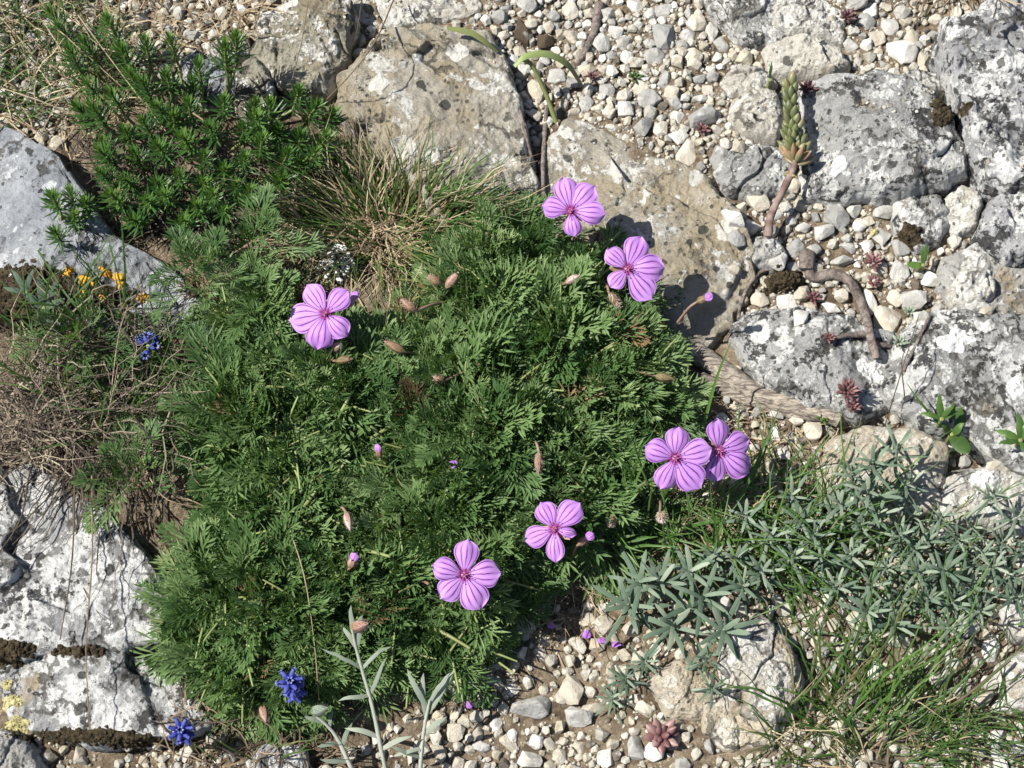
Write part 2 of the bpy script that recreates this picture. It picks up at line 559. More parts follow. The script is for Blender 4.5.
# finer side veins in the outer half
f9 = g.math('ADD', g.math('MULTIPLY', q, 4.6), .5)
d9 = g.math('ABSOLUTE', g.math('SUBTRACT', f9, g.math('ROUND', f9)))
vein2 = g.math('MULTIPLY', g.math('MULTIPLY', g.ramp(d9, .05, .20, True), g.ramp(sx.outputs[1], .45, .65)), .22)
ve = g.math('MAXIMUM', vein, vein2)
ve = g.math('MULTIPLY', ve, g.ramp(sx.outputs[1], .62, .97, True))
oi = g.n('ShaderNodeObjectInfo')
base = g.mix(oi.outputs['Random'], (.40, .19, .55), (.51, .275, .645))
base = g.mix(g.math('MULTIPLY', g.ramp(g.noise(tc.outputs['Object'], 2.6, 5), .4, .7), .6), base, (.54, .25, .65))
col = g.mix(g.math('MULTIPLY', ve, .93), base, (.11, .008, .18))
col = g.mix(g.ramp(sx.outputs[1], .06, .2, True), col, (.26, .03, .20))
g.l(col, b.inputs['Base Color']); b.inputs['Roughness'].default_value = .55; b.inputs['Specular IOR Level'].default_value = .3
b.inputs['Sheen Weight'].default_value = .1
t = g.n('ShaderNodeBsdfTranslucent'); g.l(col, t.inputs[0])
ms = g.n('ShaderNodeMixShader'); ms.inputs[0].default_value = .22
g.l(b.outputs[0], ms.inputs[1]); g.l(t.outputs[0], ms.inputs[2]); g.l(ms.outputs[0], out.inputs[0])
M['petal'] = m
M['petal_plain'] = leaf_mat('fallen_petal', [(0, (.28, .10, .45)), (1, (.45, .20, .62))], .2, .6, .3)
M['blue'] = leaf_mat('blue_floret', [(0, (.015, .016, .11)), (.5, (.04, .05, .27)), (1, (.13, .15, .46))], .12, .65, .25, objrand=.3, noise_scale=300)
M['blue_rim'] = leaf_mat('floret_rim', [(0, (.05, .06, .26)), (1, (.18, .22, .5))], 0, .6, .3)

m, nt, b, out = newmat('orange_lichen'); g = G(nt)
v, r = g.coords(); n1 = g.noise(v, 300, 6, .7)
g.l(g.mix(g.ramp(n1, .35, .65), (.58, .27, .015), (.86, .50, .04)), b.inputs['Base Color']); b.inputs['Roughness'].default_value = .95
g.l(g.bump(n1, .003, 1), b.inputs['Normal']); M['orange'] = m
m, nt, b, out = newmat('yellow_lichen'); g = G(nt)
v, r = g.coords(); n1 = g.noise(v, 300, 6, .7)
g.l(g.mix(g.ramp(n1, .35, .65), (.34, .30, .13), (.60, .55, .28)), b.inputs['Base Color']); b.inputs['Roughness'].default_value = .95
g.l(g.bump(n1, .003, 1), b.inputs['Normal']); M['yellow'] = m
m, nt, b, out = newmat('pale_lichen'); g = G(nt)
v, r = g.coords(); n1 = g.noise(v, 300, 6, .7)
g.l(g.mix(g.ramp(n1, .35, .65), (.60, .60, .57), (.78, .78, .75)), b.inputs['Base Color']); b.inputs['Roughness'].default_value = .95
g.l(g.bump(n1, .003, 1), b.inputs['Normal']); M['pale'] = m
m, nt, b, out = newmat('dark_moss'); g = G(nt)
v, r = g.coords(); n1 = g.noise(v, 260, 8, .72)
g.l(g.mix(g.ramp(n1, .35, .65), (.040, .032, .020), (.135, .105, .066)), b.inputs['Base Color']); b.inputs['Roughness'].default_value = 1
b.inputs['Specular IOR Level'].default_value = .05
g.l(g.bump(n1, .006, 1), b.inputs['Normal']); M['moss'] = m

# ------------------------------------------------------------------ light
SUN_EL, SHADOW_AZ = math.radians(52), math.radians(-4)      # direction the shadows run in plan
sd = np.array([math.cos(SHADOW_AZ) * math.cos(SUN_EL), math.sin(SHADOW_AZ) * math.cos(SUN_EL), -math.sin(SUN_EL)])
sun = bpy.data.lights.new('sun', 'SUN'); sun.energy = 5.0; sun.angle = math.radians(.53); sun.color = (1, .965, .90)
so = bpy.data.objects.new('sun', sun); C.objects.link(so)
so.rotation_euler = Vector(sd).to_track_quat('-Z', 'Y').to_euler()
w = bpy.data.worlds.new('World'); scn.world = w; w.use_nodes = True
nt = w.node_tree
bg = nt.nodes['Background']
sky = nt.nodes.new('ShaderNodeTexSky'); sky.sky_type = 'NISHITA'; sky.sun_disc = False
sky.sun_elevation = SUN_EL
sky.sun_rotation = math.atan2(-sd[0], -sd[1])
nt.links.new(sky.outputs[0], bg.inputs[0]); bg.inputs[1].default_value = .062
scn.view_settings.view_transform = 'Standard'
scn.view_settings.look = 'None'
scn.view_settings.exposure = 0.78
scn.view_settings.gamma = 1
scn.cycles.max_bounces = 8
scn.cycles.transmission_bounces = 4

# ------------------------------------------------------------------ ground
def ground_z(x, y):
    P = np.stack([np.asarray(x) * 9, np.asarray(y) * 9, np.zeros_like(x)], -1)
    r = np.hypot(x, y)
    z = .006 * fbm(P, 3, 3) + .0018 * fbm(P * 9, 3, 5)
    far = np.clip((r - .6) / 3, 0, 1)
    return z + far * .12 * fbm(P * .12, 4, 9)


core = np.arange(-.48, .4801, .003)
ext = .48 + np.cumsum(.003 * 1.16 ** np.arange(1, 52))
ext = ext[ext < 14]
ax = np.concatenate([-ext[::-1], core, ext])
X, Y = np.meshgrid(ax, ax)
Z = ground_z(X.ravel(), Y.ravel())
n = len(ax)
ii = (np.arange(n - 1)[:, None] * n + np.arange(n - 1)[None]).ravel()
gmb = MB()
GV = np.stack([X.ravel(), Y.ravel(), Z], -1)
GF = np.stack([ii, ii + 1, ii + n + 1, ii + n], -1)
gmb.add(GV, GF)
tag(gmb.build('ground', M['soil']), 'bare brown stony soil between the rocks and plants', None, None, 'structure')

# ------------------------------------------------------------------ rocks
bvh_v, bvh_f, bvh_n = [GV], [GF], len(GV)
rock_polys = []


def rock(pp, H, matk, label, name='rock', cat='rock', p=4.5, facets=4, rough=1.0, seed=0, tilt=(0, 0), group=None, sink=.009, ledge=0.0, nth=260, nr=80, slope=.42, block=.8):
    global bvh_n
    H *= .68
    W = np.array([at(x, y, H * .45)[:2] for x, y in pp])
    c = W.mean(0)
    ctr = np.array([c[0], c[1]])
    L = W - ctr
    th = np.linspace(-PI, PI, nth, endpoint=False)
    R = np.zeros(nth)
    d = np.stack([np.cos(th), np.sin(th)], -1)
    for i in range(len(L)):
        a, b2 = L[i], L[(i + 1) % len(L)]
        e = b2 - a
        den = d[:, 0] * e[1] - d[:, 1] * e[0]
        with np.errstate(divide='ignore', invalid='ignore'):
            t = (a[0] * e[1] - a[1] * e[0]) / den
            s = (a[0] * d[:, 1] - a[1] * d[:, 0]) / den
        ok = (t > 0) & (s >= -1e-6) & (s <= 1 + 1e-6) & np.isfinite(t)
        R = np.where(ok & (t > R), t, R)
    R = np.where(R <= 0, np.median(R[R > 0]), R)
    for _ in range(2):
        R = (np.roll(R, 1) + 2 * R + np.roll(R, -1)) / 4
    R = R * 1.05 + .002
    size = R.mean()
    Pn = np.stack([d[:, 0] * R, d[:, 1] * R, np.full(nth, seed * 3.7)], -1)
    R = R * (1 + .075 * fbm(Pn / .020, 5, seed + 1, .58) * min(1, .02 / size + .45))
    t = np.sin(np.linspace(0, PI / 2, nr)) ** .85
    t[0] = 0.002
    XX = t[:, None] * R[None] * d[None, :, 0]
    YY = t[:, None] * R[None] * d[None, :, 1]
    r_ = np.random.default_rng(seed + 100)
    nx, ny = XX / size, YY / size
    top = H * (1 + tilt[0] * nx + tilt[1] * ny)
    for k in range(facets):
        a = r_.random() * 2 * PI
        off = .25 + r_.random() * .5
        sl = slope * (.35 + r_.random())
        top = np.minimum(top, H * (1.0 + .08 * r_.standard_normal()) - (nx * math.cos(a) + ny * math.sin(a) - off) * sl * min(size, .05))
    top = H * (.42 + .62 * np.log1p(np.exp((top / H - .42) / .16)) * .16 / .62)
    Q = np.stack([XX.ravel(), YY.ravel(), np.full(XX.size, seed * 1.3)], -1)
    amp = rough * min(H, .03)
    big = fbm(Q / .045, 4, seed + 7).reshape(XX.shape)
    mid = ridge(Q / .020, 4, seed + 11).reshape(XX.shape)
    fine = fbm(Q / .0046, 4, seed + 15, .6).reshape(XX.shape)
    # rim: a rounded shoulder of its own width, broader here and narrower there
    de = (1 - t)[:, None] * R[None]
    wr = np.minimum(.0058 * (4.5 / p) * (1 + .55 * fbm(Pn / .03, 3, seed + 31)), .62 * R)[None]
    prof = (1 - np.clip(1 - de / np.maximum(wr, .002), 0, 1) ** 2.4) ** (1 / 2.4)
    # fracture blocks: each cell sits and leans a little differently, with an open joint between
    nc = max(3, int(round((size / .019) ** 2 * .9)))
    cp = (r_.random((nc, 2)) * 2 - 1) * R.max()
    wx = XX + .006 * vnoise(Q / .012, seed + 61).reshape(XX.shape); wy = YY + .006 * vnoise(Q / .012, seed + 62).reshape(XX.shape)
    dd = np.sqrt((wx[..., None] - cp[:, 0]) ** 2 * 1.6 + (wy[..., None] - cp[:, 1]) ** 2)
    o_ = np.argpartition(dd, 1, axis=-1)[..., :2]
    d2 = np.take_along_axis(dd, o_, -1); sw = d2[..., 0] > d2[..., 1]
    ci = np.where(sw, o_[..., 1], o_[..., 0]); d1 = np.minimum(d2[..., 0], d2[..., 1]); dgap = np.abs(d2[..., 0] - d2[..., 1])
    coff = r_.standard_normal(nc) * .0022; ctl = r_.standard_normal((nc, 2)) * .07; cj = (r_.random(nc) < .6) * r_.random(nc)
    blk = coff[ci] + ctl[ci, 0] * (XX - cp[ci, 0]) + ctl[ci, 1] * (YY - cp[ci, 1])
    blk = blk * np.clip(dgap / .0025, .0, 1) * block - .0030 * block * cj[ci] * np.exp(-(dgap / .0016) ** 2)
    zz = top + amp * (.09 * big + .075 * (mid - .6)) + blk
    if ledge:
        st = ledge
        q = zz / st
        fr = q - np.floor(q)
        zz = .35 * zz + .65 * st * (np.floor(q) + np.clip((fr - .35) / .3, 0, 1))
    zz = np.maximum(zz, .22 * H) * prof + .0013 * rough * fine * np.clip(prof * 1.5, 0, 1) - sink * (1 - prof) ** 1.6
    # rough sides: push the rim in and out with height
    wob = fbm(np.stack([(d[None, :, 0] * R[None] + 0 * t[:, None]).ravel(), (d[None, :, 1] * R[None] + 0 * t[:, None]).ravel(), zz.ravel()], -1) / .014, 3, seed + 21).reshape(XX.shape)
    push = 1 + .05 * wob * np.clip((t - .75) / .25, 0, 1)[:, None] * min(1.0, .03 / size)
    XX = XX * push; YY = YY * push
    V = np.stack([XX, YY, zz], -1).reshape(-1, 3)
    i = np.arange(nr - 1)[:, None] * nth
    j = np.arange(nth)[None]
    k = (j + 1) % nth
    F = np.stack([i + j, i + nth + j, i + nth + k, i + k], -1).reshape(-1, 4)
    # skirt into the soil
    rim = (nr - 1) * nth + np.arange(nth)
    S = V[rim].copy(); S[:, :2] *= 1.04; S[:, 2] -= .02
    V = np.vstack([V, S])
    sk = nr * nth + np.arange(nth)
    F = np.vstack([F, np.stack([rim, sk, np.roll(sk, -1), np.roll(rim, -1)], -1)])
    # close the crown
    V = np.vstack([V, V[:nth].mean(0)])
    mb = MB(); mb.add(V, F)
    mb.f.append(np.stack([np.arange(nth), (np.arange(nth) + 1) % nth, np.full(nth, len(V) - 1)], -1)); mb.mi.append(np.zeros(nth, int))
    gz = float(ground_z(np.array([ctr[0]]), np.array([ctr[1]]))[0])
    loc = np.array([ctr[0], ctr[1], gz])
    o = mb.build(name, M[matk], None, tuple(loc))
    tag(o, label, cat, group)
    bvh_v.append(V + loc); bvh_f.append(F + bvh_n); bvh_n += len(V)
    rock_polys.append(np.stack([d[:, 0] * R, d[:, 1] * R], -1) + ctr)
    return o


R_ = {}
R_['olive'] = rock([(262, 12), (300, -6), (345, 0), (354, 30), (350, 62), (335, 84), (300, 97), (272, 84), (256, 52)], .020, 'rock_olive', 'olive grey rock with pale rim between the needle bush and the big cracked slab', seed=1, facets=5)
R_['slab_mid'] = rock([(352, 78), (385, 42), (430, 28), (472, 28), (497, 55), (510, 92), (524, 132), (535, 178), (538, 215), (530, 238), (480, 246), (425, 200), (380, 155), (346, 115)], .024, 'rock_tan', 'big tan and grey slab behind the grass tussock, dark crack along its edge', cat='rock slab', seed=2, facets=6, p=6, ledge=.007, rough=.65, block=.55)
R_['knob'] = rock([(380, 62), (388, 48), (408, 46), (424, 56), (426, 70), (410, 78), (390, 74)], .031, 'rock_grey', 'small rounded grey stone sitting on the big cracked slab', cat='stone', seed=3, p=3, nth=90, nr=30)
R_['slab_tan'] = rock([(546, 132), (575, 119), (602, 134), (640, 150), (682, 166), (712, 192), (732, 217), (744, 250), (742, 290), (724, 322), (700, 338), (660, 320), (620, 290), (590, 260), (560, 240), (546, 190)], .018, 'rock_tan', 'smooth tan slab under the two topmost purple flowers', cat='rock slab', seed=4, facets=5, p=6, rough=.6, block=.55)
R_['white_group'] = rock([(772, 44), (800, 34), (842, 48), (850, 66), (838, 77), (805, 72), (776, 68)], .018, 'rock_white', 'white knobbly rock with a dark hole above the grey boulder', seed=5, p=3.2)
R_['top_pale'] = rock([(704, -30), (800, -30), (802, 20), (778, 40), (742, 32), (712, 8)], .018, 'rock_grey', 'pale grey rock at the top edge left of the dry tuft', seed=6)
R_['top_pale2'] = rock([(778, 2), (815, -14), (846, 10), (842, 40), (806, 36), (780, 28)], .014, 'rock_white', 'whitish pitted rock at the top edge touching a pale grey one', seed=46)
R_['white_flat'] = rock([(724, 80), (738, 66), (766, 68), (776, 80), (760, 92), (732, 92)], .012, 'rock_white', 'flat white stone just above the square white block', cat='stone', seed=7, p=3.5, nth=110, nr=36)
R_['white_block'] = rock([(736, 98), (752, 86), (776, 92), (780, 116), (774, 136), (748, 134), (734, 118)], .020, 'rock_white', 'square white block beside the spiky succulent shoot', cat='stone', seed=8, p=5, facets=6, nth=130, nr=40, slope=.8)
R_['boulder'] = rock([(808, 100), (826, 86), (860, 82), (900, 88), (926, 106), (946, 140), (960, 156), (966, 178), (940, 187), (900, 195), (850, 198), (816, 190), (806, 150)], .036, 'rock_lichen', 'round grey boulder crusted with white and black lichen', cat='boulder', seed=9, p=3.2, facets=6, nth=280, nr=80, rough=.65, block=.55)
R_['right_black'] = rock([(944, 32), (985, 14), (1040, 0), (1110, 40), (1110, 230), (1040, 190), (985, 196), (966, 150), (956, 104), (942, 62)], .038, 'rock_black', 'large bluish boulder with black lichen at the top right corner', cat='boulder', seed=10, p=4, facets=6, nth=280, nr=80)
R_['ledge'] = rock([(878, 84), (908, 72), (940, 76), (944, 96), (915, 104), (890, 96)], .018, 'rock_grey', 'low grey ledge between two lichened boulders', seed=11, nth=120, nr=36)
R_['right_low'] = rock([(1005, 186), (1050, 180), (1070, 272), (1004, 268), (978, 242), (988, 206)], .030, 'rock_black', 'pale rock with round black spots below the bluish corner boulder', seed=12, p=3.5)
R_['stone_dark'] = rock([(896, 204), (912, 194), (936, 200), (947, 222), (938, 246), (916, 250), (898, 232)], .016, 'rock_lichen', 'half dark grey stone below the round boulder', cat='stone', seed=13, p=3, nth=130, nr=40)
R_['white_egg'] = rock([(944, 204), (956, 190), (974, 192), (982, 208), (974, 228), (956, 234), (944, 222)], .022, 'rock_white', 'bright white stone in the gap between the boulders on the right', cat='stone', seed=14, p=2.6, nth=130, nr=40)
R_['mid_lichen'] = rock([(738, 330), (760, 319), (800, 317), (850, 324), (886, 336), (892, 370), (885, 408), (850, 420), (810, 408), (776, 392), (744, 366)], .022, 'rock_lichen', 'low mottled rock under the curved dead branch', seed=15, facets=5, p=6, nth=280, rough=.65, block=.55)
R_['right_big'] = rock([(896, 352), (920, 326), (960, 317), (1000, 320), (1070, 330), (1070, 470), (1004, 468), (952, 434), (902, 418), (880, 392)], .026, 'rock_lichen', 'broad grey rock with white and black lichen at the right edge', seed=16, facets=6, p=6, nth=300, nr=80, rough=.65, block=.55)
R_['right_grey'] = rock([(944, 262), (975, 250), (1060, 262), (1060, 318), (1000, 316), (962, 312), (944, 290)], .013, 'rock_grey', 'flat grey rock carrying an oval pale stone', seed=17, nth=180)
R_['oval'] = rock([(949, 290), (960, 276), (980, 274), (994, 284), (992, 300), (972, 308), (954, 304)], .026, 'rock_white', 'oval pale stone resting on the flat grey rock', cat='stone', seed=18, p=2.5, nth=130, nr=40)
R_['behind_shrub'] = rock([(813, 472), (830, 446), (868, 430), (910, 431), (938, 448), (946, 472), (938, 502), (884, 524), (840, 512)], .030, 'rock_cream', 'smooth pale boulder behind the grey leaved shrub', cat='boulder', seed=19, p=2.8, facets=3, rough=.6, nth=220)
R_['right_white'] = rock([(930, 486), (955, 472), (1000, 474), (1060, 484), (1060, 540), (1000, 532), (955, 524), (934, 510)], .022, 'rock_white', 'long white rock at the right edge behind grey leaves', seed=20, p=3.6, nth=220)
R_['low_white'] = rock([(733, 636), (758, 620), (784, 640), (800, 680), (796, 714), (764, 728), (726, 708), (720, 668)], .026, 'rock_white', 'upright white stone among the grass below the grey leaved shrub', cat='stone', seed=21, p=3.4, facets=5, nth=200)
R_['low_cream'] = rock([(652, 684), (680, 668), (716, 676), (728, 704), (704, 722), (668, 714)], .012, 'rock_cream', 'flat cream rock beside the upright white stone', cat='stone', seed=22, p=4, nth=150)
R_['low_cream2'] = rock([(700, 706), (740, 700), (776, 722), (770, 750), (730, 752), (704, 734)], .008, 'rock_cream', 'broken cream slab in front of the upright white stone', cat='stone', seed=23, p=4, nth=150)
R_['left_slab'] = rock([(-70, 136), (20, 138), (62, 166), (112, 240), (152, 262), (187, 284), (204, 306), (205, 330), (120, 326), (60, 326), (0, 320), (-70, 330)], .022, 'rock_blue', 'bluish grey slab with orange lichen at the left edge', cat='rock slab', seed=24, facets=5, p=6, nth=320, nr=80, rough=.65, block=.55)
R_['left_lower'] = rock([(-70, 470), (40, 474), (92, 500), (134, 545), (168, 592), (160, 642), (104, 656), (50, 652), (-70, 645)], .020, 'rock_crust', 'pale crusted slab under the hanging dry grass', cat='rock slab', seed=25, facets=5, p=6, nth=320, nr=80, rough=.65, block=.55)
R_['left_bottom'] = rock([(2, 672), (30, 650), (100, 655), (146, 662), (192, 692), (204, 722), (150, 740), (60, 738), (12, 716)], .022, 'rock_crust', 'white lichen covered rock at the lower left behind the lowest blue flower', seed=26, facets=5, p=6, nth=300, nr=76, rough=.65, block=.55)
R_['corner'] = rock([(-40, 725), (20, 738), (44, 770), (30, 810), (-40, 810)], .02, 'rock_grey', 'grey stone in the bottom left corner', cat='stone', seed=27, nth=150)
R_['bottom_l'] = rock([(250, 762), (272, 748), (304, 752), (316, 775), (290, 800), (256, 796)], .016, 'rock_crust', 'white crusted stone at the bottom edge below the middle blue flower', cat='stone', seed=28, nth=140)
R_['tl1'] = rock([(182, 62), (196, 52), (222, 64), (238, 86), (226, 104), (204, 98), (188, 82)], .022, 'rock_blue', 'bluish grey stone showing between the needle shoots', cat='stone', seed=29, nth=140)
R_['tl2'] = rock([(208, 46), (226, 34), (246, 36), (248, 52), (232, 62), (214, 58)], .014, 'rock_white', 'small white stone above the needle bush', cat='stone', seed=30, nth=120, nr=40)
R_['tl3'] = rock([(238, 74), (256, 60), (272, 84), (272, 112), (250, 122), (236, 104)], .014, 'rock_olive', 'olive brown stone between the needle bush and the olive grey rock', cat='stone', seed=31, nth=120, nr=40)
R_['tl4'] = rock([(116, 14), (130, 6), (146, 12), (142, 22), (124, 24)], .010, 'rock_cream', 'cream stone in the dry litter near the top left corner', cat='stone', seed=32, nth=100, nr=36)
R_['grey_small'] = rock([(718, 172), (736, 152), (768, 150), (792, 164), (788, 192), (760, 200), (728, 194)], .018, 'rock_lichen', 'dark grey rounded stone left of the succulent stalk', cat='stone', seed=33, p=2.8, nth=170)
R_['gravel_grey'] = rock([(748, 242), (770, 238), (786, 256), (778, 270), (754, 266)], .012, 'rock_grey', 'grey angular stone at the foot of the succulent stalk', cat='stone', seed=34, p=4, nth=110, nr=36)
R_['corner_r'] = rock([(1000, 668), (1020, 656), (1060, 664), (1060, 712), (1012, 706)], .018, 'rock_white', 'white stone at the right edge near the bottom', cat='stone', seed=35, nth=130, nr=40)
R_['edge_r'] = rock([(1002, 610), (1020, 598), (1060, 606), (1060, 644), (1012, 638)], .018, 'rock_white', 'white stone at the right edge under the last grey leaves', cat='stone', seed=36, nth=130, nr=40)
R_['tm1'] = rock([(352, -30), (470, -30), (480, 8), (440, 16), (400, 20), (360, 14)], .012, 'rock_white', 'whitish rock at the top edge between the olive rock and the gravel', seed=37, nth=160)
R_['left_mid'] = rock([(346, 88), (356, 78), (372, 96), (378, 120), (360, 130), (342, 112)], .020, 'rock_white', 'white stone leaning on the left side of the cracked slab', cat='stone', seed=38, nth=110, nr=36)

BV = BVHTree.FromPolygons([tuple(v) for v in np.concatenate(bvh_v)], [tuple(int(i) for i in f) for f in np.concatenate(bvh_f)])
bvh_v = None


def surf(x, y):
    h = BV.ray_cast(Vector((x, y, .5)), Vector((0, 0, -1)))
    return h[0].z if h[0] is not None else 0.0


def hit(px, py):
    h = BV.ray_cast(Vector(CAM), Vector(ray(px, py)))
    if h[0] is None:
        return at(px, py)
    return np.array(h[0])


def nrm_at(x, y):
    h = BV.ray_cast(Vector((x, y, .5)), Vector((0, 0, -1)))
    return np.array(h[1]) if h[1] is not None else np.array([0, 0, 1.0])

# patches of lichen and moss that grow on a rock (parts of that rock)
_bm = bmesh.new(); bmesh.ops.create_icosphere(_bm, subdivisions=1, radius=1)
GRAN = (np.array([v.co[:] for v in _bm.verts]), np.array([[v.index for v in f.verts] for f in _bm.faces])); _bm.free()


def patch(rock_o, px, py, rx, ry, matk, name, label=None, seed=0, thick=.0012, ang=0.0, ragged=.5):
    c = hit(px, py)
    nth, nr = 84, 18
    th = np.linspace(0, 2 * PI, nth, endpoint=False)
    rr = 1 + ragged * fbm(np.stack([np.cos(th) * 1.3, np.sin(th) * 1.3, np.full(nth, seed * 2.1)], -1), 4, seed + 50, .42)
    V = []
    for t in np.linspace(0.02, 1, nr):
        lx = t * rr * np.cos(th) * rx * PXM
        ly = t * rr * np.sin(th) * ry * PXM
        x = c[0] + lx * math.cos(ang) - ly * math.sin(ang)
        y = c[1] + lx * math.sin(ang) + ly * math.cos(ang)
        lift = thick * (1 - t ** 4) - (.0008 if t > .97 else 0)
        z = np.array([surf(a, b_) for a, b_ in zip(x, y)]) + lift + .0009 * (1 - t ** 3) * fbm(np.stack([x, y, 0 * x], -1) / .0022, 3, seed)
        V.append(np.stack([x, y, z], -1))
    V = np.concatenate(V)
    i = np.arange(nr - 1)[:, None] * nth; j = np.arange(nth)[None]; k = (j + 1) % nth
    F = np.stack([i + j, i + nth + j, i + nth + k, i + k], -1).reshape(-1, 4)
    mb = MB(); mb.add(V - np.array(rock_o.location), F)
    if matk in ('moss', 'yellow'):      # crumbly surface: small granules sitting on the mat
        gr = np.random.default_rng(900 + seed); gs = .0011 if matk == 'moss' else .0005
        for k in range(int(min(420, rx * ry * (.9 if matk == 'moss' else 1.6)))):
            a_ = gr.random() * 2 * PI; t_ = gr.random() ** .6 * 1.25; rq = np.interp(a_, th, rr)
            lx = t_ * rq * math.cos(a_) * rx * PXM; ly = t_ * rq * math.sin(a_) * ry * PXM
            x = c[0] + lx * math.cos(ang) - ly * math.sin(ang); y = c[1] + lx * math.sin(ang) + ly * math.cos(ang)
            s_ = gs * (.3 + 1.1 * gr.random() ** 1.5)
            W = GRAN[0] * np.array([1, 1, .8]) * s_ * (1 + .35 * (gr.random((len(GRAN[0]), 1)) - .5)) + np.array([x, y, surf(x, y) + thick * (1 - t_ ** 4) + s_ * .1])
            mb.add(W - np.array(rock_o.location), GRAN[1])
    o = mb.build(name, M[matk], rock_o)
    if label: o['label'] = label
    return o


for k, (x, y, a, b_) in enumerate([(88, 282, 9, 6), (68, 273, 6, 5), (103, 296, 5, 5), (120, 283, 7, 7), (143, 297, 5, 5), (105, 272, 6, 5), (84, 296, 6, 5)]):
    patch(R_['left_slab'], x, y, a, b_, 'orange', 'lichen_patch', 'orange lichen patch', seed=k, thick=.0015, ragged=.8)
for k, (x, y, a, b_) in enumerate([(62, 284, 24, 17), (88, 300, 46, 18), (14, 290, 26, 24), (20, 318, 40, 14)]):
    patch(R_['left_slab'], x, y, a, b_, 'moss', 'moss_mat', 'dark brown moss mat', seed=20 + k, thick=.0007)
for k, (x, y, a, b_) in enumerate([(12, 702, 10, 7), (20, 724, 14, 6), (7, 684, 5, 5)]):
    patch(R_['left_bottom'], x, y, a, b_, 'yellow', 'lichen_patch', 'yellow lichen patch', seed=30 + k, thick=.0007)
for k, (x, y, a, b_) in enumerate([(70, 737, 46, 6), (130, 741, 40, 6)]):
    patch(R_['left_bottom'], x, y, a, b_, 'moss', 'moss_mat', 'dark brown moss mat', seed=40 + k, thick=.001)
patch(R_['left_lower'], 10, 650, 22, 11, 'moss', 'moss_mat', 'dark brown moss mat', seed=44, thick=.001)
patch(R_['left_lower'], 80, 650, 24, 5, 'moss', 'moss_mat', 'dark brown moss mat', seed=45, thick=.001)
patch(R_['mid_lichen'], 870, 371, 13, 12, 'pale', 'lichen_patch', 'bright white lichen patch', seed=46, thick=.001)
patch(R_['right_big'], 1016, 388, 11, 11, 'pale', 'lichen_patch', 'bright white lichen patch', seed=47, thick=.001)
patch(R_['boulder'], 841, 168, 10, 9, 'pale', 'lichen_patch', 'bright white lichen patch', seed=48, thick=.001)
patch(R_['right_big'], 958, 340, 18, 11, 'pale', 'lichen_patch', 'bright white lichen patch', seed=49, thick=.001)
patch(R_['right_big'], 984, 480, 12, 9, 'pale', 'lichen_patch', 'bright white lichen patch', seed=52, thick=.001)
patch(R_['stone_dark'], 905, 236, 12, 10, 'moss', 'moss_mat', 'dark moss mat', seed=50, thick=.002)
patch(R_['boulder'], 946, 112, 18, 14, 'moss', 'moss_mat', 'dark moss mat', seed=51, thick=.003)
tag(patch(R_['right_low'], 875, 235, 6, 4, 'yellow', 'lichen_tuft', None, seed=53, thick=.004), None, None)
_l = bpy.data.objects['lichen_tuft']; _mw = Vector(_l.location) + Vector(R_['right_low'].location); _l.parent = None; _l.location = _mw
tag(_l, 'bright yellow lichen tuft in the gravel below the round boulder', 'lichen')
for k, (x, y, a, b_) in enumerate([(780, 283, 20, 12)]):
    _o = patch(R_['mid_lichen'], x, y, a, b_, 'moss', 'moss_cushion', None, seed=60 + k, thick=.006)
    _mw = Vector(R_['mid_lichen'].location); _o.parent = None; _o.location = _mw
    tag(_o, 'dark brown moss cushion on the gravel left of the curved dead branch', 'moss')

# ------------------------------------------------------------------ pebbles
def pebble_mesh(name, sub, seed, flat=.7):
    r = np.random.default_rng(seed)
    bm = bmesh.new(); bmesh.ops.create_icosphere(bm, subdivisions=sub, radius=1)
    V = np.array([v.co[:] for v in bm.verts]); F = np.array([[v.index for v in f.verts] for f in bm.faces]); bm.free()
    V[:, 2] *= flat; V[:, 1] *= .72 + .25 * r.random()
    for k in range(13):
        n_ = unit(r.standard_normal(3)); d = .36 + .34 * r.random()
        n_ = n_
        ex = V @ n_ - d * np.linalg.norm(n_ * np.array([1, .85, flat]))
        V = V - np.clip(ex, 0, None)[:, None] * n_ * .93
    V *= (1 + .05 * fbm(V * 2.3, 3, seed))[:, None]
    V -= V.mean(0)
    V /= np.abs(V[:, 0]).max()
    return V, F


def chip_mesh(seed):
    """an angular chip: the hull of a few points on a squashed ball"""
    r = np.random.default_rng(seed)
    bm = bmesh.new()
    for k in range(17 + int(r.integers(9))):
        v = unit(r.standard_normal(3)) * (.78 + .22 * r.random()) * np.array([1, .72 + .25 * r.random(), .62 + .3 * r.random()])
        bm.verts.new(v)
    bmesh.ops.convex_hull(bm, input=bm.verts[:])
    for v in [v for v in bm.verts if not v.link_faces]: bm.verts.remove(v)
    bm.verts.index_update()
    V = np.array([v.co[:] for v in bm.verts]); F = np.array([[v.index for v in f.verts] for f in bm.faces]); bm.free()
    return V, F


SM = [chip_mesh(s) for s in range(40)]


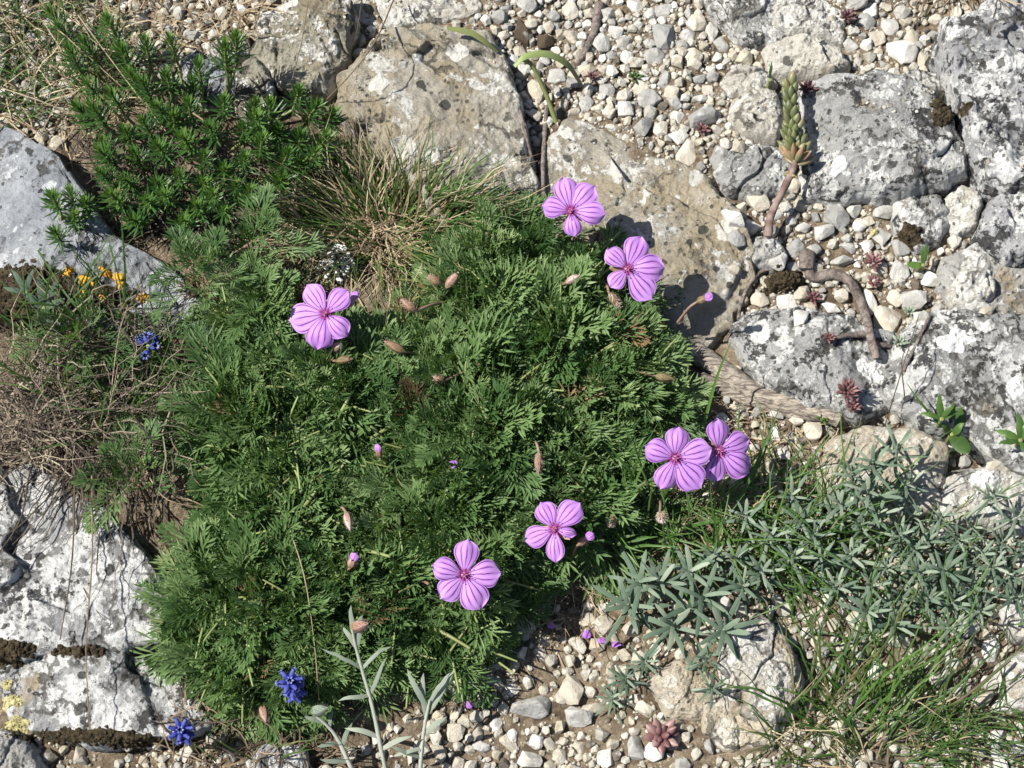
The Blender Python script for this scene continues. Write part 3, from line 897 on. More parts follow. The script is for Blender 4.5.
def big_chip(seed):
    """an angular pebble with worn edges: hull, bevel, then a rough surface"""
    r = np.random.default_rng(seed)
    bm = bmesh.new()
    fl = .55 + .35 * r.random(); wd = .70 + .25 * r.random()
    for k in range(12 + int(r.integers(10))):
        bm.verts.new(unit(r.standard_normal(3)) * (.72 + .28 * r.random()) * np.array([1, wd, fl]))
    bmesh.ops.convex_hull(bm, input=bm.verts[:])
    for v in [v for v in bm.verts if not v.link_faces]: bm.verts.remove(v)
    bmesh.ops.dissolve_limit(bm, angle_limit=.22, verts=bm.verts[:], edges=bm.edges[:])
    bmesh.ops.bevel(bm, geom=bm.edges[:], offset=.025 + .045 * r.random(), segments=2, affect='EDGES', profile=.6, clamp_overlap=True)
    bmesh.ops.triangulate(bm, faces=bm.faces[:])
    bmesh.ops.subdivide_edges(bm, edges=[e for e in bm.edges if e.calc_length() > .25], cuts=2, use_grid_fill=True)
    bmesh.ops.triangulate(bm, faces=bm.faces[:])
    bm.verts.index_update()
    V = np.array([v.co[:] for v in bm.verts]); F = np.array([[v.index for v in f.verts] for f in bm.faces]); bm.free()
    V = V * (1 + .045 * fbm(V * 3.1, 3, seed))[:, None]
    V -= V.mean(0); V /= np.abs(V[:, 0]).max()
    return V, F


BG = [big_chip(50 + s) for s in range(22)]

PMESH = {}


def pmesh(k, mk):
    if (k, mk) not in PMESH:
        mb = MB(); mb.add(*BG[k]); PMESH[(k, mk)] = mb.mesh('pebble', M[mk])
    return PMESH[(k, mk)]


# plan occupancy grid, 1 mm cells
GX0, GY0, CELL, GN, GM = -.48, -.36, .001, 960, 760
occ = np.zeros((GM, GN), bool)
gx, gy = np.meshgrid(GX0 + (np.arange(GN) + .5) * CELL, GY0 + (np.arange(GM) + .5) * CELL)
for w_ in rock_polys:
    x0, y0 = w_.min(0); x1, y1 = w_.max(0)
    a0, a1 = max(0, int((x0 - GX0) / CELL)), min(GN, int((x1 - GX0) / CELL) + 1)
    b0, b1 = max(0, int((y0 - GY0) / CELL)), min(GM, int((y1 - GY0) / CELL) + 1)
    occ[b0:b1, a0:a1] |= inpoly(gx[b0:b1, a0:a1], gy[b0:b1, a0:a1], w_)
rockocc = occ.copy()


def disc(x, y, r):
    a0, a1 = max(0, int((x - r - GX0) / CELL)), min(GN, int((x + r - GX0) / CELL) + 1)
    b0, b1 = max(0, int((y - r - GY0) / CELL)), min(GM, int((y + r - GY0) / CELL) + 1)
    if a0 >= a1 or b0 >= b1: return None
    msk = (gx[b0:b1, a0:a1] - x) ** 2 + (gy[b0:b1, a0:a1] - y) ** 2 < r * r
    return (slice(b0, b1), slice(a0, a1)), msk


LAND = [('spiky succulent shoot', 790, 118), ('round lichened boulder', 880, 145), ('curved dead branch', 862, 320), ('smooth tan slab', 650, 215),
        ('topmost purple flower', 573, 209), ('arching green stem', 560, 66), ('square white block', 757, 112), ('reddish rosette by the grass', 655, 735),
        ('fallen petals', 605, 640), ('grass tuft at the bottom', 870, 720), ('grey leaved shrub', 880, 560), ('short thick stick', 592, 38),
        ('dry tuft at the top', 960, 5), ('silvery stems', 390, 700), ('needle bush', 190, 130), ('bright yellow lichen tuft', 875, 235), ('upright white stone', 760, 675),
        ('oval pale stone', 972, 291), ('bluish corner boulder', 1000, 110), ('big cracked slab', 450, 120), ('white knobbly rock', 812, 55), ('succulent stalk', 775, 205)]
peb = []      # (px, py, colour, size_px, shape, object)


def place_pebble(x, y, r, ck, k, ang, flat, sx=1.0, sy=1.0):
    z = surf(x, y)
    o = link('pebble', pmesh(k, ck))
    o.scale = (r * sx, r * sy, r * flat)
    o.rotation_euler = ((rng.random() - .5) * .5, (rng.random() - .5) * .5, ang)
    o.location = (x, y, z + r * flat * (.30 - .34 * rng.random()))
    d = disc(x, y, r * .92)
    if d: occ[d[0]] |= d[1]
    return o


W_, CR, GR, BR = 'pb_white', 'pb_cream', 'pb_grey', 'pb_brown'
TR = [(663, 35, 26, 24, GR), (655, 58, 24, 17, GR), (634, 7, 20, 15, W_), (583, 37, 13, 12, W_), (720, 45, 24, 20, GR), (627, 58, 15, 14, W_),
      (537, 90, 24, 26, CR), (557, 78, 24, 20, GR), (687, 155, 25, 30, CR), (702, 120, 32, 20, GR), (650, 100, 26, 22, GR), (627, 110, 19, 16, W_), (732, 220, 28, 24, W_),
      (750, 227, 22, 15, W_), (737, 239, 20, 17, GR), (758, 203, 24, 16, CR), (718, 160, 22, 20, GR), (712, 78, 16, 13, GR), (693, 57, 18, 14, CR), (712, 32, 16, 20, GR),
      (522, 35, 22, 24, BR), (545, 43, 19, 17, BR), (527, 5, 20, 16, GR), (602, 43, 22, 20, GR), (871, 12, 17, 14, W_), (900, 55, 34, 26, W_), (923, 60, 15, 18, CR),
      (865, 22, 18, 14, GR), (858, 3, 28, 14, GR), (911, 38, 18, 16, CR), (835, 218, 24, 22, GR), (885, 213, 28, 20, GR), (901, 248, 22, 24, GR), (823, 233, 22, 15, W_),
      (793, 187, 16, 18, CR), (911, 303, 30, 24, GR), (898, 273, 20, 20, GR), (886, 322, 34, 26, CR), (785, 304, 23, 22, W_), (831, 308, 21, 18, W_), (931, 281, 22, 17, W_),
      (868, 303, 15, 34, W_), (840, 263, 27, 13, GR), (778, 262, 18, 16, GR), (895, 299, 16, 14, CR), (988, 311, 18, 13, CR), (998, 466, 24, 15, CR), (577, 644, 19, 15, CR),
      (540, 654, 17, 16, CR), (572, 689, 24, 26, CR), (590, 692, 17, 13, CR), (532, 707, 38, 18, GR), (537, 742, 15, 17, W_), (549, 744, 14, 14, CR), (605, 759, 16, 16, W_),
      (645, 710, 18, 18, CR), (562, 697, 16, 18, CR), (577, 719, 28, 22, GR), (592, 712, 24, 17, CR), (530, 760, 24, 15, W_), (602, 625, 25, 16, CR), (586, 619, 16, 12, CR),
      (544, 639, 16, 14, CR), (635, 700, 16, 13, CR), (513, 736, 10, 22, W_), (454, 734, 18, 22, CR), (499, 685, 15, 20, CR), (496, 724, 14, 15, W_), (508, 742, 14, 18, CR),
      (439, 752, 17, 14, CR), (438, 638, 10, 9, CR), (504, 709, 13, 16, CR), (881, 613, 24, 15, CR), (876, 672, 22, 20, W_), (990, 650, 19, 24, W_), (910, 658, 16, 18, CR),
      (895, 641, 38, 13, CR), (998, 708, 16, 14, W_), (941, 702, 14, 14, W_), (49, 373, 24, 11, CR), (672, 742, 16, 14, CR), (560, 756, 14, 13, CR), (482, 748, 20, 14, GR),
      (688, 36, 18, 15, GR), (570, 12, 18, 16, CR), (606, 14, 20, 15, GR), (500, 18, 20, 18, GR), (640, 88, 18, 15, CR), (586, 104, 18, 16, GR), (606, 92, 18, 15, GR),
      (672, 92, 18, 14, CR), (700, 100, 18, 14, GR), (612, 128, 15, 13, W_), (660, 130, 16, 14, CR), (740, 148, 16, 12, CR), (830, 20, 14, 10, CR), (905, 20, 16, 14, CR),
      (936, 20, 18, 12, CR), (800, 205, 16, 14, CR), (815, 250, 18, 14, GR), (858, 226, 16, 13, W_), (880, 270, 18, 13, CR), (850, 248, 16, 14, GR), (920, 318, 18, 12, W_),
      (760, 300, 20, 16, CR), (800, 318, 18, 12, W_), (735, 270, 14, 12, CR), (842, 296, 18, 16, CR), (818, 282, 14, 12, W_)]
for (x, y, w1, h1, ck) in TR:
    p = hit(x, y)
    r = w1 * PXM / 2 * 1.08; k = int(rng.integers(len(BG)))
    o = place_pebble(p[0], p[1], r, ck, k, (rng.random() - .5) * .7, .8 + .2 * rng.random(), 1, min(1.8, h1 / w1 * 1.18 / .85))
    d = disc(p[0], p[1], max(w1, h1) * PXM / 2 * .9)
    if d: occ[d[0]] |= d[1]
    peb.append((x, y, ck, w1, 0, o))

GRAVEL = [([(478, -60), (1120, -60), (1120, 345), (880, 345), (730, 345), (735, 250), (690, 190), (600, 155), (548, 150), (515, 140), (490, 60)], 1.0),
          ([(430, 700), (520, 610), (640, 596), (740, 610), (1120, 560), (1120, 830), (430, 830)], .80),
          ([(735, 370), (900, 410), (1110, 465), (1110, 570), (740, 610), (700, 480)], .5),
          ([(90, -60), (478, -60), (478, 60), (350, 70), (260, 125), (150, 70), (90, 30)], .6),
          ([(-120, -60), (90, -60), (90, 30), (60, 160), (-120, 150)], .45),
          ([(-60, 735), (250, 735), (330, 765), (430, 700), (430, 840), (-60, 840)], .5),
          ([(505, 95), (545, 118), (560, 235), (530, 240)], .6)]
GW = [(np.array([at(x, y)[:2] for x, y in pl]), dn) for pl, dn in GRAVEL]


def rand_in(pw):
    lo, hi = pw.min(0), pw.max(0)
    while True:
        q = lo + rng.random(2) * (hi - lo)
        if inpoly(np.array([q[0]]), np.array([q[1]]), pw)[0]: return q


def free(x, y, r, lim):
    d = disc(x, y, r)
    if d is None: return False
    s = occ[d[0]][d[1]]
    return s.size > 0 and s.mean() <= lim


# individual middling pebbles
mk_w = [W_, W_, CR, CR, GR, GR]
target_n = 178
tries = 0
areas = np.array([abs(np.sum(pw[:, 0] * np.roll(pw[:, 1], -1) - pw[:, 1] * np.roll(pw[:, 0], -1))) / 2 * dn for pw, dn in GW[:3]])
areas /= areas.sum()
n0 = len(peb)
while len(peb) - n0 < target_n and tries < 20000:
    tries += 1
    pw, dn = GW[int(rng.choice(3, p=areas))]
    q = rand_in(pw)
    u, v_ = pix((q[0], q[1], 0))
    if not (4 < u < 1020 and 4 < v_ < 764): continue
    r = .0031 + .0026 * rng.random() ** 2
    if not free(q[0], q[1], r, .12): continue
    ck = mk_w[int(rng.integers(6))]
    if v_ > 560 and rng.random() < .5: ck = CR
    o = place_pebble(q[0], q[1], r * 1.08, ck, int(rng.integers(len(BG))), rng.random() * 6.28, .8 + .25 * rng.random(), 1, .9 + .3 * rng.random())
    peb.append((u, v_, ck, r * 2 / PXM, 1, o))

# the rest of the gravel: one object
gm = MB()
cnt = 0


def scatter(n_, r0, r1, lim, mark, lift, dens_pow=1.0, polys=GW):
    global cnt
    ar = np.array([abs(np.sum(pw[:, 0] * np.roll(pw[:, 1], -1) - pw[:, 1] * np.roll(pw[:, 0], -1))) / 2 * dn ** dens_pow for pw, dn in polys])
    pr = ar / ar.sum()
    ch = rng.choice(len(polys), size=n_, p=pr)
    for c_ in ch:
        q = rand_in(polys[c_][0])
        if q[1] < at(512, 600)[1] and rng.random() < .72 and vnoise(np.array([[q[0] / .03, q[1] / .03, 2.0]]), 31)[0] < .25: continue
        r = r0 + (r1 - r0) * rng.random() ** 1.8
        onrock = rockocc[min(GM - 1, max(0, int((q[1] - GY0) / CELL))), min(GN - 1, max(0, int((q[0] - GX0) / CELL)))]
        if onrock and (r > .0022 or rng.random() > .10 or lift < .3 or nrm_at(q[0], q[1])[2] < .75): continue
        if not onrock and not free(q[0], q[1], r, lim): continue
        V, F = SM[int(rng.integers(len(SM)))]
        a = rng.random() * 6.28; ca, sa = math.cos(a), math.sin(a)
        t1 = (rng.random() - .5) * 1.2; ct, st_ = math.cos(t1), math.sin(t1)
        Vx = V * np.array([1, .85 + .4 * rng.random(), .8 + .3 * rng.random()]) * r
        Vx = np.stack([Vx[:, 0] * ct - Vx[:, 2] * st_, Vx[:, 1], Vx[:, 0] * st_ + Vx[:, 2] * ct], -1)
        Vx = np.stack([Vx[:, 0] * ca - Vx[:, 1] * sa, Vx[:, 0] * sa + Vx[:, 1] * ca, Vx[:, 2]], -1)
        gz = float(surf(q[0], q[1]))
        Vx += np.array([q[0], q[1], gz + r * lift])
        tn = np.clip(.22 + .74 * rng.random() + .12 * rng.standard_normal(), .02, 1)
        u_, v2 = pix((q[0], q[1], 0))
        if v2 > 560 and rng.random() < .75: tn = np.clip(.40 + .45 * rng.random(), 0, 1)
        if rng.random() < .035: tn = .03
        gm.add(Vx, F, float(tn))
        cnt += 1
        if mark:
            d = disc(q[0], q[1], r * .9)
            if d: occ[d[0]] |= d[1]


scatter(15000, .0026, .0056, .30, True, .25)
scatter(12000, .0018, .0036, .45, True, .2)
scatter(14000, .0009, .0020, .7, True, .12)
scatter(20000, .0005, .0013, .96, False, .35)
tag(gm.build('gravel', M['pb_mix'], smooth=False), 'loose pale limestone chips filling the gaps between larger pebbles', 'gravel', None, 'stuff')
print('gravel', cnt, 'pebbles', len(peb))

# labels for single pebbles: colour and size first, then where from a landmark, then rank
CN = {W_: 'white', CR: 'cream', GR: 'grey', BR: 'dark brown'}
ORD = ['nearest', 'second', 'third', 'fourth', 'fifth', 'sixth', 'seventh', 'eighth', 'ninth', 'tenth', 'eleventh', 'twelfth', 'thirteenth', 'fourteenth', 'fifteenth', 'sixteenth',
       'seventeenth', 'eighteenth', 'nineteenth', 'twentieth', 'twenty-first', 'twenty-second', 'twenty-third', 'twenty-fourth', 'twenty-fifth', 'twenty-sixth', 'twenty-seventh', 'twenty-eighth']
from collections import defaultdict
bk = defaultdict(list)
for (u, v_, ck, s_, kind, o) in peb:
    ds = [math.hypot(u - a, v_ - b_) for _, a, b_ in LAND]
    li = int(np.argmin(ds)); nm, a, b_ = LAND[li]
    dx, dy = u - a, v_ - b_
    dr = ('right of' if dx > 0 else 'left of') if abs(dx) > abs(dy) else ('below' if dy > 0 else 'above')
    sz = 'large' if s_ >= 21 else ('middling' if s_ >= 15.5 else 'small')
    bk[(sz, CN[ck], dr, nm)].append((ds[li], o))
for (sz, cn_, dr, nm), lst in bk.items():
    lst.sort(key=lambda t_: t_[0])
    for i, (_, o) in enumerate(lst):
        if len(lst) == 1: lb = f'only {sz} {cn_} pebble {dr} the {nm}'
        elif i == 0: lb = f'{sz} {cn_} pebble {dr} the {nm}, closest of its kind there'
        else: lb = f'{sz} {cn_} pebble {dr} the {nm}, {ORD[i]} nearest of its kind'
        tag(o, lb, 'pebble', 'pebbles lying on the gravel')

# ------------------------------------------------------------------ feathery cushion plant
def frond(mb, base, az, el, L, droop, roll, r, tint0):
    """one twice-divided leaf: a curved midrib carrying paired pinnae of narrow lobes"""
    n = 8
    P = arc(base, az, el, L, droop, n)
    side = np.array([-math.sin(az), math.cos(az), 0.0])
    T, _, _ = frames(P)
    N = np.cross(T, side); N /= np.linalg.norm(N, axis=1)[:, None]
    S = side * math.cos(roll) + N * math.sin(roll)
    N = np.cross(T, S)
    s0 = np.linspace(0, 1, n)
    wd = np.full(n, .00032) * (1.3 - s0)
    blade(mb, P, wd, S[0], tint0 + .12, 0.3)
    VV, FF, TT = [], [], []
    cnt_ = 0
    npair = int(5 + r.integers(3))
    for i in range(npair):
        s = .24 + .74 * i / (npair - 1) * .97
        f = s * (n - 1); a = min(int(f), n - 2); t = f - a
        p = P[a] * (1 - t) + P[a + 1] * t
        tv, sv, nv = T[a], S[a], N[a]
        pl = L * .46 * (math.sin(PI * (.22 + .72 * s)) ** .8) * (.85 + .3 * r.random())
        for sg in (-1, 1):
            ang = math.radians(48 - 26 * s + 10 * (r.random() - .5))
            d = tv * math.cos(ang) + sg * sv * math.sin(ang)
            up = .30 + .7 * (r.random() - .3)
            d = unit(d + nv * up)
            perp = unit(np.cross(nv, d))
            nl = 2 if pl > .004 else 1
            lob = [(1.0, 0.0)]
            for q in range(nl):
                fr = .42 + .26 * q
                lob += [(fr, 1), (fr, -1)]
            for (fr, sd_) in lob:
                if sd_ == 0:
                    b0 = p; dd = d; ll = pl
                else:
                    b0 = p + d * pl * (fr - .22)
                    dd = unit(d * math.cos(.5) + perp * sd_ * math.sin(.5) + nv * (.15 * (r.random() - .3)))
                    ll = pl * (.72 - .12 * fr) * (.8 + .4 * r.random())
                wv = unit(np.cross(nv + .55 * (r.random(3) - .5), dd)) * (.00052 if sd_ else .00056) * (.85 + .4 * r.random())
                mid = b0 + dd * ll * .58
                VV += [b0, mid - wv + nv * .00018, b0 + dd * ll, mid + wv + nv * .00018]
                FF.append([cnt_, cnt_ + 1, cnt_ + 2, cnt_ + 3]); cnt_ += 4
                tb = tint0 + .25 * (r.random() - .5)
                TT += [tb - .05, tb, tb + .12, tb]
    mb.add(np.array(VV), np.array(FF), np.clip(np.array(TT), 0, 1))


def rosette_mesh(seed, nf, Lm, spread=1.0):
    r = np.random.default_rng(seed)
    mb = MB()
    for i in range(nf):
        q = (i + .5) / nf
        az = i * 2.39996 + r.random() * .6
        el = math.radians(82 - 66 * q ** .8 * spread + 14 * (r.random() - .5))
        L = Lm * (.72 + .5 * r.random()) * (.75 + .35 * q)
        b0 = np.array([math.cos(az), math.sin(az), 0]) * .004 * q
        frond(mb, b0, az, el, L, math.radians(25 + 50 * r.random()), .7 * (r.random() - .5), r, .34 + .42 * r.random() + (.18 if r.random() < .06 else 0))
    return mb.mesh('leaf_rosette', M['frond'], smooth=False)


ROS = [rosette_mesh(200 + k, 17, .024 + .006 * (k % 3) / 2) for k in range(12)]
CUSH_PX = [(428, 262), (470, 238), (520, 235), (556, 246), (600, 270), (632, 318), (660, 362), (668, 402), (660, 440), (640, 458), (622, 500), (596, 535), (548, 542), (514, 580), (496, 628), (490, 664),
           (458, 690), (410, 668), (370, 676), (330, 700), (280, 700), (226, 690), (182, 652), (158, 622), (160, 590), (196, 556), (216, 500), (196, 452), (198, 400), (230, 352), (218, 300), (222, 290), (250, 278), (290, 300), (330, 345), (390, 352), (420, 320)]
CW = np.array([at(x, y, .012)[:2] for x, y in CUSH_PX])


def dome(x, y):
    d = polydist(np.atleast_1d(x), np.atleast_1d(y), CW)
    i = inpoly(np.atleast_1d(x), np.atleast_1d(y), CW)
    d = np.where(i, d, 0)
    q = np.clip(d / .055, 0, 1)
    lump = vnoise(np.stack([np.atleast_1d(x) / .035, np.atleast_1d(y) / .035, 0 * np.atleast_1d(x) + 3], -1), 77)
    return .026 * np.sqrt(q * (2 - q)) + .007 * lump * q


cen = CW.mean(0)
cushion = empty('feathery_cushion_plant', (cen[0], cen[1], surf(cen[0], cen[1])), 'wide green cushion of feathery finely divided leaves around the purple flowers', 'cushion plant')
croot = np.array(cushion.location)
pts = []
lo, hi = CW.min(0), CW.max(0)
best = 0
mind = .0205
tries = 0
while len(pts) < 99 and tries < 60000:
    tries += 1
    if tries % 3000 == 0: mind *= .94
    q = lo + rng.random(2) * (hi - lo)
    if not inpoly(q[:1], q[1:], CW)[0]: continue
    if polydist(q[:1], q[1:], CW)[0] < (.016 if rng.random() < .8 else .008): continue
    u_, v_ = pix((q[0], q[1], .02))
    if u_ < 320 and v_ < 345 and rng.random() < .6: continue
    if all((q[0] - a) ** 2 + (q[1] - b_) ** 2 > mind ** 2 for a, b_ in pts): pts.append((q[0], q[1]))
print('rosettes', len(pts), mind)


def lean(o, x, y, amount=.5, zspin=None):
    """tilt a rosette outward where the cushion falls away"""
    e = .006
    g_ = np.array([dome(x + e, y)[0] - dome(x - e, y)[0], dome(x, y + e)[0] - dome(x, y - e)[0]]) / (2 * e)
    nv = Vector((-g_[0] * amount, -g_[1] * amount, 1)).normalized()
    qn = Vector((0, 0, 1)).rotation_difference(nv)
    o.rotation_mode = 'QUATERNION'
    o.rotation_quaternion = qn @ Quaternion((0, 0, 1), rng.random() * 6.28 if zspin is None else zspin)


for i, (x, y) in enumerate(pts):
    h = dome(x, y)[0]
    o = link('leaf_rosette', ROS[i % len(ROS)], cushion)
    s_ = .85 + .5 * rng.random()
    o.scale = (s_, s_, s_)
    z = surf(x, y) * .5 + h - .012 + .009 * rng.random()
    o.location = Vector((x, y, z)) - Vector(croot)
    lean(o, x, y, .7)
# a lower storey of leaves that fills the cushion between the rosettes
r2 = np.random.default_rng(5)
TPL = []
for k in range(26):
    t_ = MB(); frond(t_, np.zeros(3), 0.0, math.radians(12 + 55 * r2.random()), .024 + .012 * r2.random(), math.radians(20 + 40 * r2.random()), .8 * (r2.random() - .5), r2, .34)
    TPL.append(t_)


def put_fronds(mb, n_, sink_, spread_t, t0, poly=CW, lo_=lo, hi_=hi):
    k = 0
    while k < n_:
        q = lo_ + r2.random(2) * (hi_ - lo_)
        if not inpoly(q[:1], q[1:], poly)[0]: continue
        if polydist(q[:1], q[1:], poly)[0] < .012 * r2.random() + .004: continue
        h = dome(q[0], q[1])[0]
        a = r2.random() * 6.28; ca, sa = math.cos(a), math.sin(a)
        base_ = np.array([q[0], q[1], surf(q[0], q[1]) * .5 + max(.001, h - sink_ * (.6 + .8 * r2.random()))]) - croot
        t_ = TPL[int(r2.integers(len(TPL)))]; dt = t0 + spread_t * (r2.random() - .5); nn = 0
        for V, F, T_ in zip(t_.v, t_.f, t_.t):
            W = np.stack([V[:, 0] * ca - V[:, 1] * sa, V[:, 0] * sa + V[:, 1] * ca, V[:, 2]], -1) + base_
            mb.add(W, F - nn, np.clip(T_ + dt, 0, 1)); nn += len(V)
        k += 1


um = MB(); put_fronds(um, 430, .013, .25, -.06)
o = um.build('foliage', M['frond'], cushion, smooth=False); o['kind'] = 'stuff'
um = MB(); put_fronds(um, 40, .010, .9, .05)
o = um.build('withered_leaves', M['withered'], cushion, smooth=False); o['label'] = 'brown withered leaves among the green'
# yellow green leaf stalks scattered through the leaves
um = MB(); k = 0
while k < 330:
    q = lo + r2.random(2) * (hi - lo)
    if not inpoly(q[:1], q[1:], CW)[0]: continue
    P_ = arc(np.array([q[0], q[1], surf(q[0], q[1]) * .5 + max(.002, dome(q[0], q[1])[0] + .006)]) - croot, r2.random() * 6.28, math.radians(-5 + 40 * r2.random()), .012 + .012 * r2.random(), math.radians(35 * r2.random()), 6)
    tube(um, P_, np.linspace(.0007, .00045, 6), 5, .35 + .65 * r2.random()); k += 1
o = um.build('fine_stalks', M['stem_green'], cushion); o['kind'] = 'stuff'
# thick pale leaf stalks and old brown ones that show between the leaves
STK = [(336, 430, 352, 404, 0), (392, 450, 372, 432, 0), (405, 425, 372, 443, 0), (330, 488, 345, 470, 0), (640, 345, 612, 356, 1), (662, 378, 700, 392, 1), (460, 375, 484, 368, 2), (575, 352, 600, 340, 1),
       (430, 625, 470, 648, 1), (408, 575, 430, 590, 2), (245, 650, 228, 676, 1), (262, 350, 282, 336, 2), (350, 548, 392, 562, 1), (585, 365, 612, 352, 1), (618, 360, 642, 372, 1), (498, 300, 516, 318, 1), (300, 520, 318, 498, 0), (430, 545, 452, 556, 0)]
for (x0, y0, x1, y1, kd) in STK:
    a = at(x0, y0, .024); b_ = at(x1, y1, .028)
    a[2] = surf(a[0], a[1]) * .5 + dome(a[0], a[1])[0] + .004; b_[2] = surf(b_[0], b_[1]) * .5 + dome(b_[0], b_[1])[0] + .014
    mid_ = (a + b_) / 2 + np.array([0, 0, .0015])
    mb = MB(); tube(mb, curve_pts([a - croot, mid_ - croot, b_ - croot], 10), np.linspace(.0012, .0007, 10), 7, .3 + .6 * rng.random() if kd < 2 else .6)
    mb.build('leaf_stalk', M['stem_green'] if kd < 2 else M['stem_red'], cushion)

# separate feathery sprigs standing clear of the cushion
SPR = [(203, 272, .034, 'upright feathery sprig on a red stalk standing before the left grey slab', 232, 345), (250, 250, .026, 'feathery sprig at the foot of the needle bush', 262, 300), (262, 300, .03, 'feathery sprig left of the flower nearest the tussock', 272, 340),
       (137, 478, .02, 'small feathery sprig growing through the dry tangle on the left', 150, 500), (488, 250, .03, 'pale feathery sprig beside the grass tussock', 490, 270), (205, 640, .02, 'low feathery sprig reaching over the white crusted rock', 215, 655),
       (78, 332, .018, 'small feathery sprig in the dry grass near orange lichen', 84, 345)]
for i, (x, y, h, lb, bx, by) in enumerate(SPR):
    p = hit(bx, by); tp = at(x, y, p[2] + h * .8)
    sp = empty('feathery_sprig', p, lb, 'leaf sprig', 'feathery sprigs around the cushion')
    mb = MB(); tube(mb, curve_pts([np.zeros(3), (tp - p) * .5 + np.array([0, 0, .003]), tp - p], 10), np.linspace(.0011, .0007, 10), 7, .5)
    mb.build('stalk', M['stem_red'] if i in (0, 3) else M['stem_green'], sp)
    o = link('leaves', rosette_mesh(400 + i, 9, .024, .95), sp); o.location = tp - p; o.rotation_euler = (.15, 0, rng.random() * 6)

# ------------------------------------------------------------------ purple flowers
def petal_mesh(seed):
    r = np.random.default_rng(seed)
    nu, nv = 11, 15
    v = np.linspace(0, 1, nv); u = np.linspace(-1, 1, nu)
    wv = .378 * np.clip(np.sin(PI * np.clip(v, 0, 1) ** 1.35 * .88 + .03), 0, 1) ** .8
    wv = np.where(v < .1, .07 + v * .5, wv); wv = np.maximum(wv, .06)
    tip = np.where(v > .80, np.sqrt(np.clip(1 - ((v - .80) / .203) ** 2, 0.01, 1)), 1)
    wv = wv * tip
    V = np.zeros((nv, nu, 3)); ph = r.random() * 6
    V[..., 1] = u[None] * wv[:, None] * (1 + .10 * (r.random() - .5)) + .03 * (r.random() - .5) * v[:, None] ** 2
    notch = .035 * (1 - np.abs(u)) * r.random()
    V[..., 0] = v[:, None] - notch[None] * (v[:, None] ** 6) - .03 * (u[None] ** 2) * v[:, None]
    V[..., 2] = .16 * np.sin(v[:, None] * PI * .62) - .16 * v[:, None] ** 3 - .20 * (u[None] * wv[:, None]) ** 2 / .16 * .5
    V[..., 2] += .035 * np.sin(u[None] * 5 + ph) * v[:, None] ** 2 + .05 * (r.random() - .5) * u[None] * v[:, None] + .015 * np.sin(v[:, None] * 9 + ph * 2) * u[None]
    uv = np.stack([np.broadcast_to((u + 1) / 2, (nv, nu)), np.broadcast_to(v[:, None], (nv, nu))], -1).reshape(-1, 2)
    i = np.arange(nv - 1)[:, None] * nu; j = np.arange(nu - 1)[None]
    F = np.stack([i + j, i + j + 1, i + nu + j + 1, i + nu + j], -1).reshape(-1, 4)
    mb = MB(); mb.add(V.reshape(-1, 3), F, .5, uv)
    return mb.mesh('petal', M['petal'])


PET = [petal_mesh(s) for s in range(14)]


def calyx_bud(mb, L, Wd, seed=0, tint=.5):
    """five hairy sepals closed round a bud, along +z"""
    r = np.random.default_rng(seed)
    nz, na = 12, 15
    z = np.linspace(0, 1, nz); a = np.linspace(0, 2 * PI, na, endpoint=False)
    rad = Wd * np.clip(np.sin(PI * np.clip(z, .03, 1) ** .75), .06, 1) ** .8
    rr = rad[:, None] * (1 + .10 * np.cos(5 * a)[None])
    V = np.stack([rr * np.cos(a), rr * np.sin(a), np.broadcast_to(z[:, None] * L, rr.shape)], -1).reshape(-1, 3)
    i = np.arange(nz - 1)[:, None] * na; j = np.arange(na)[None]; k = (j + 1) % na
    tt = np.repeat(tint + .35 * (z - .5), na) + np.tile(.16 * np.cos(5 * a), nz)
    mb.add(V, np.stack([i + j, i + k, i + na + k, i + na + j], -1).reshape(-1, 4), np.clip(tt, 0, 1))
    for h in range(150):      # hairs
        zz = r.random() * .95; aa = r.random() * 6.28
        rd = Wd * max(.06, math.sin(PI * max(zz, .03) ** .75)) ** .8
        b0 = np.array([math.cos(aa) * rd, math.sin(aa) * rd, zz * L]); d = unit([math.cos(aa), math.sin(aa), .5]) * .0016
        s = np.array([-math.sin(aa), math.cos(aa), 0]) * .0001
        mb.add([b0 - s, b0 + s, b0 + d], [[0, 1, 2]], .95)


def orient_z(o, d):
    o.rotation_mode = 'QUATERNION'
    o.rotation_quaternion = Vector((0, 0, 1)).rotation_difference(Vector(d).normalized())


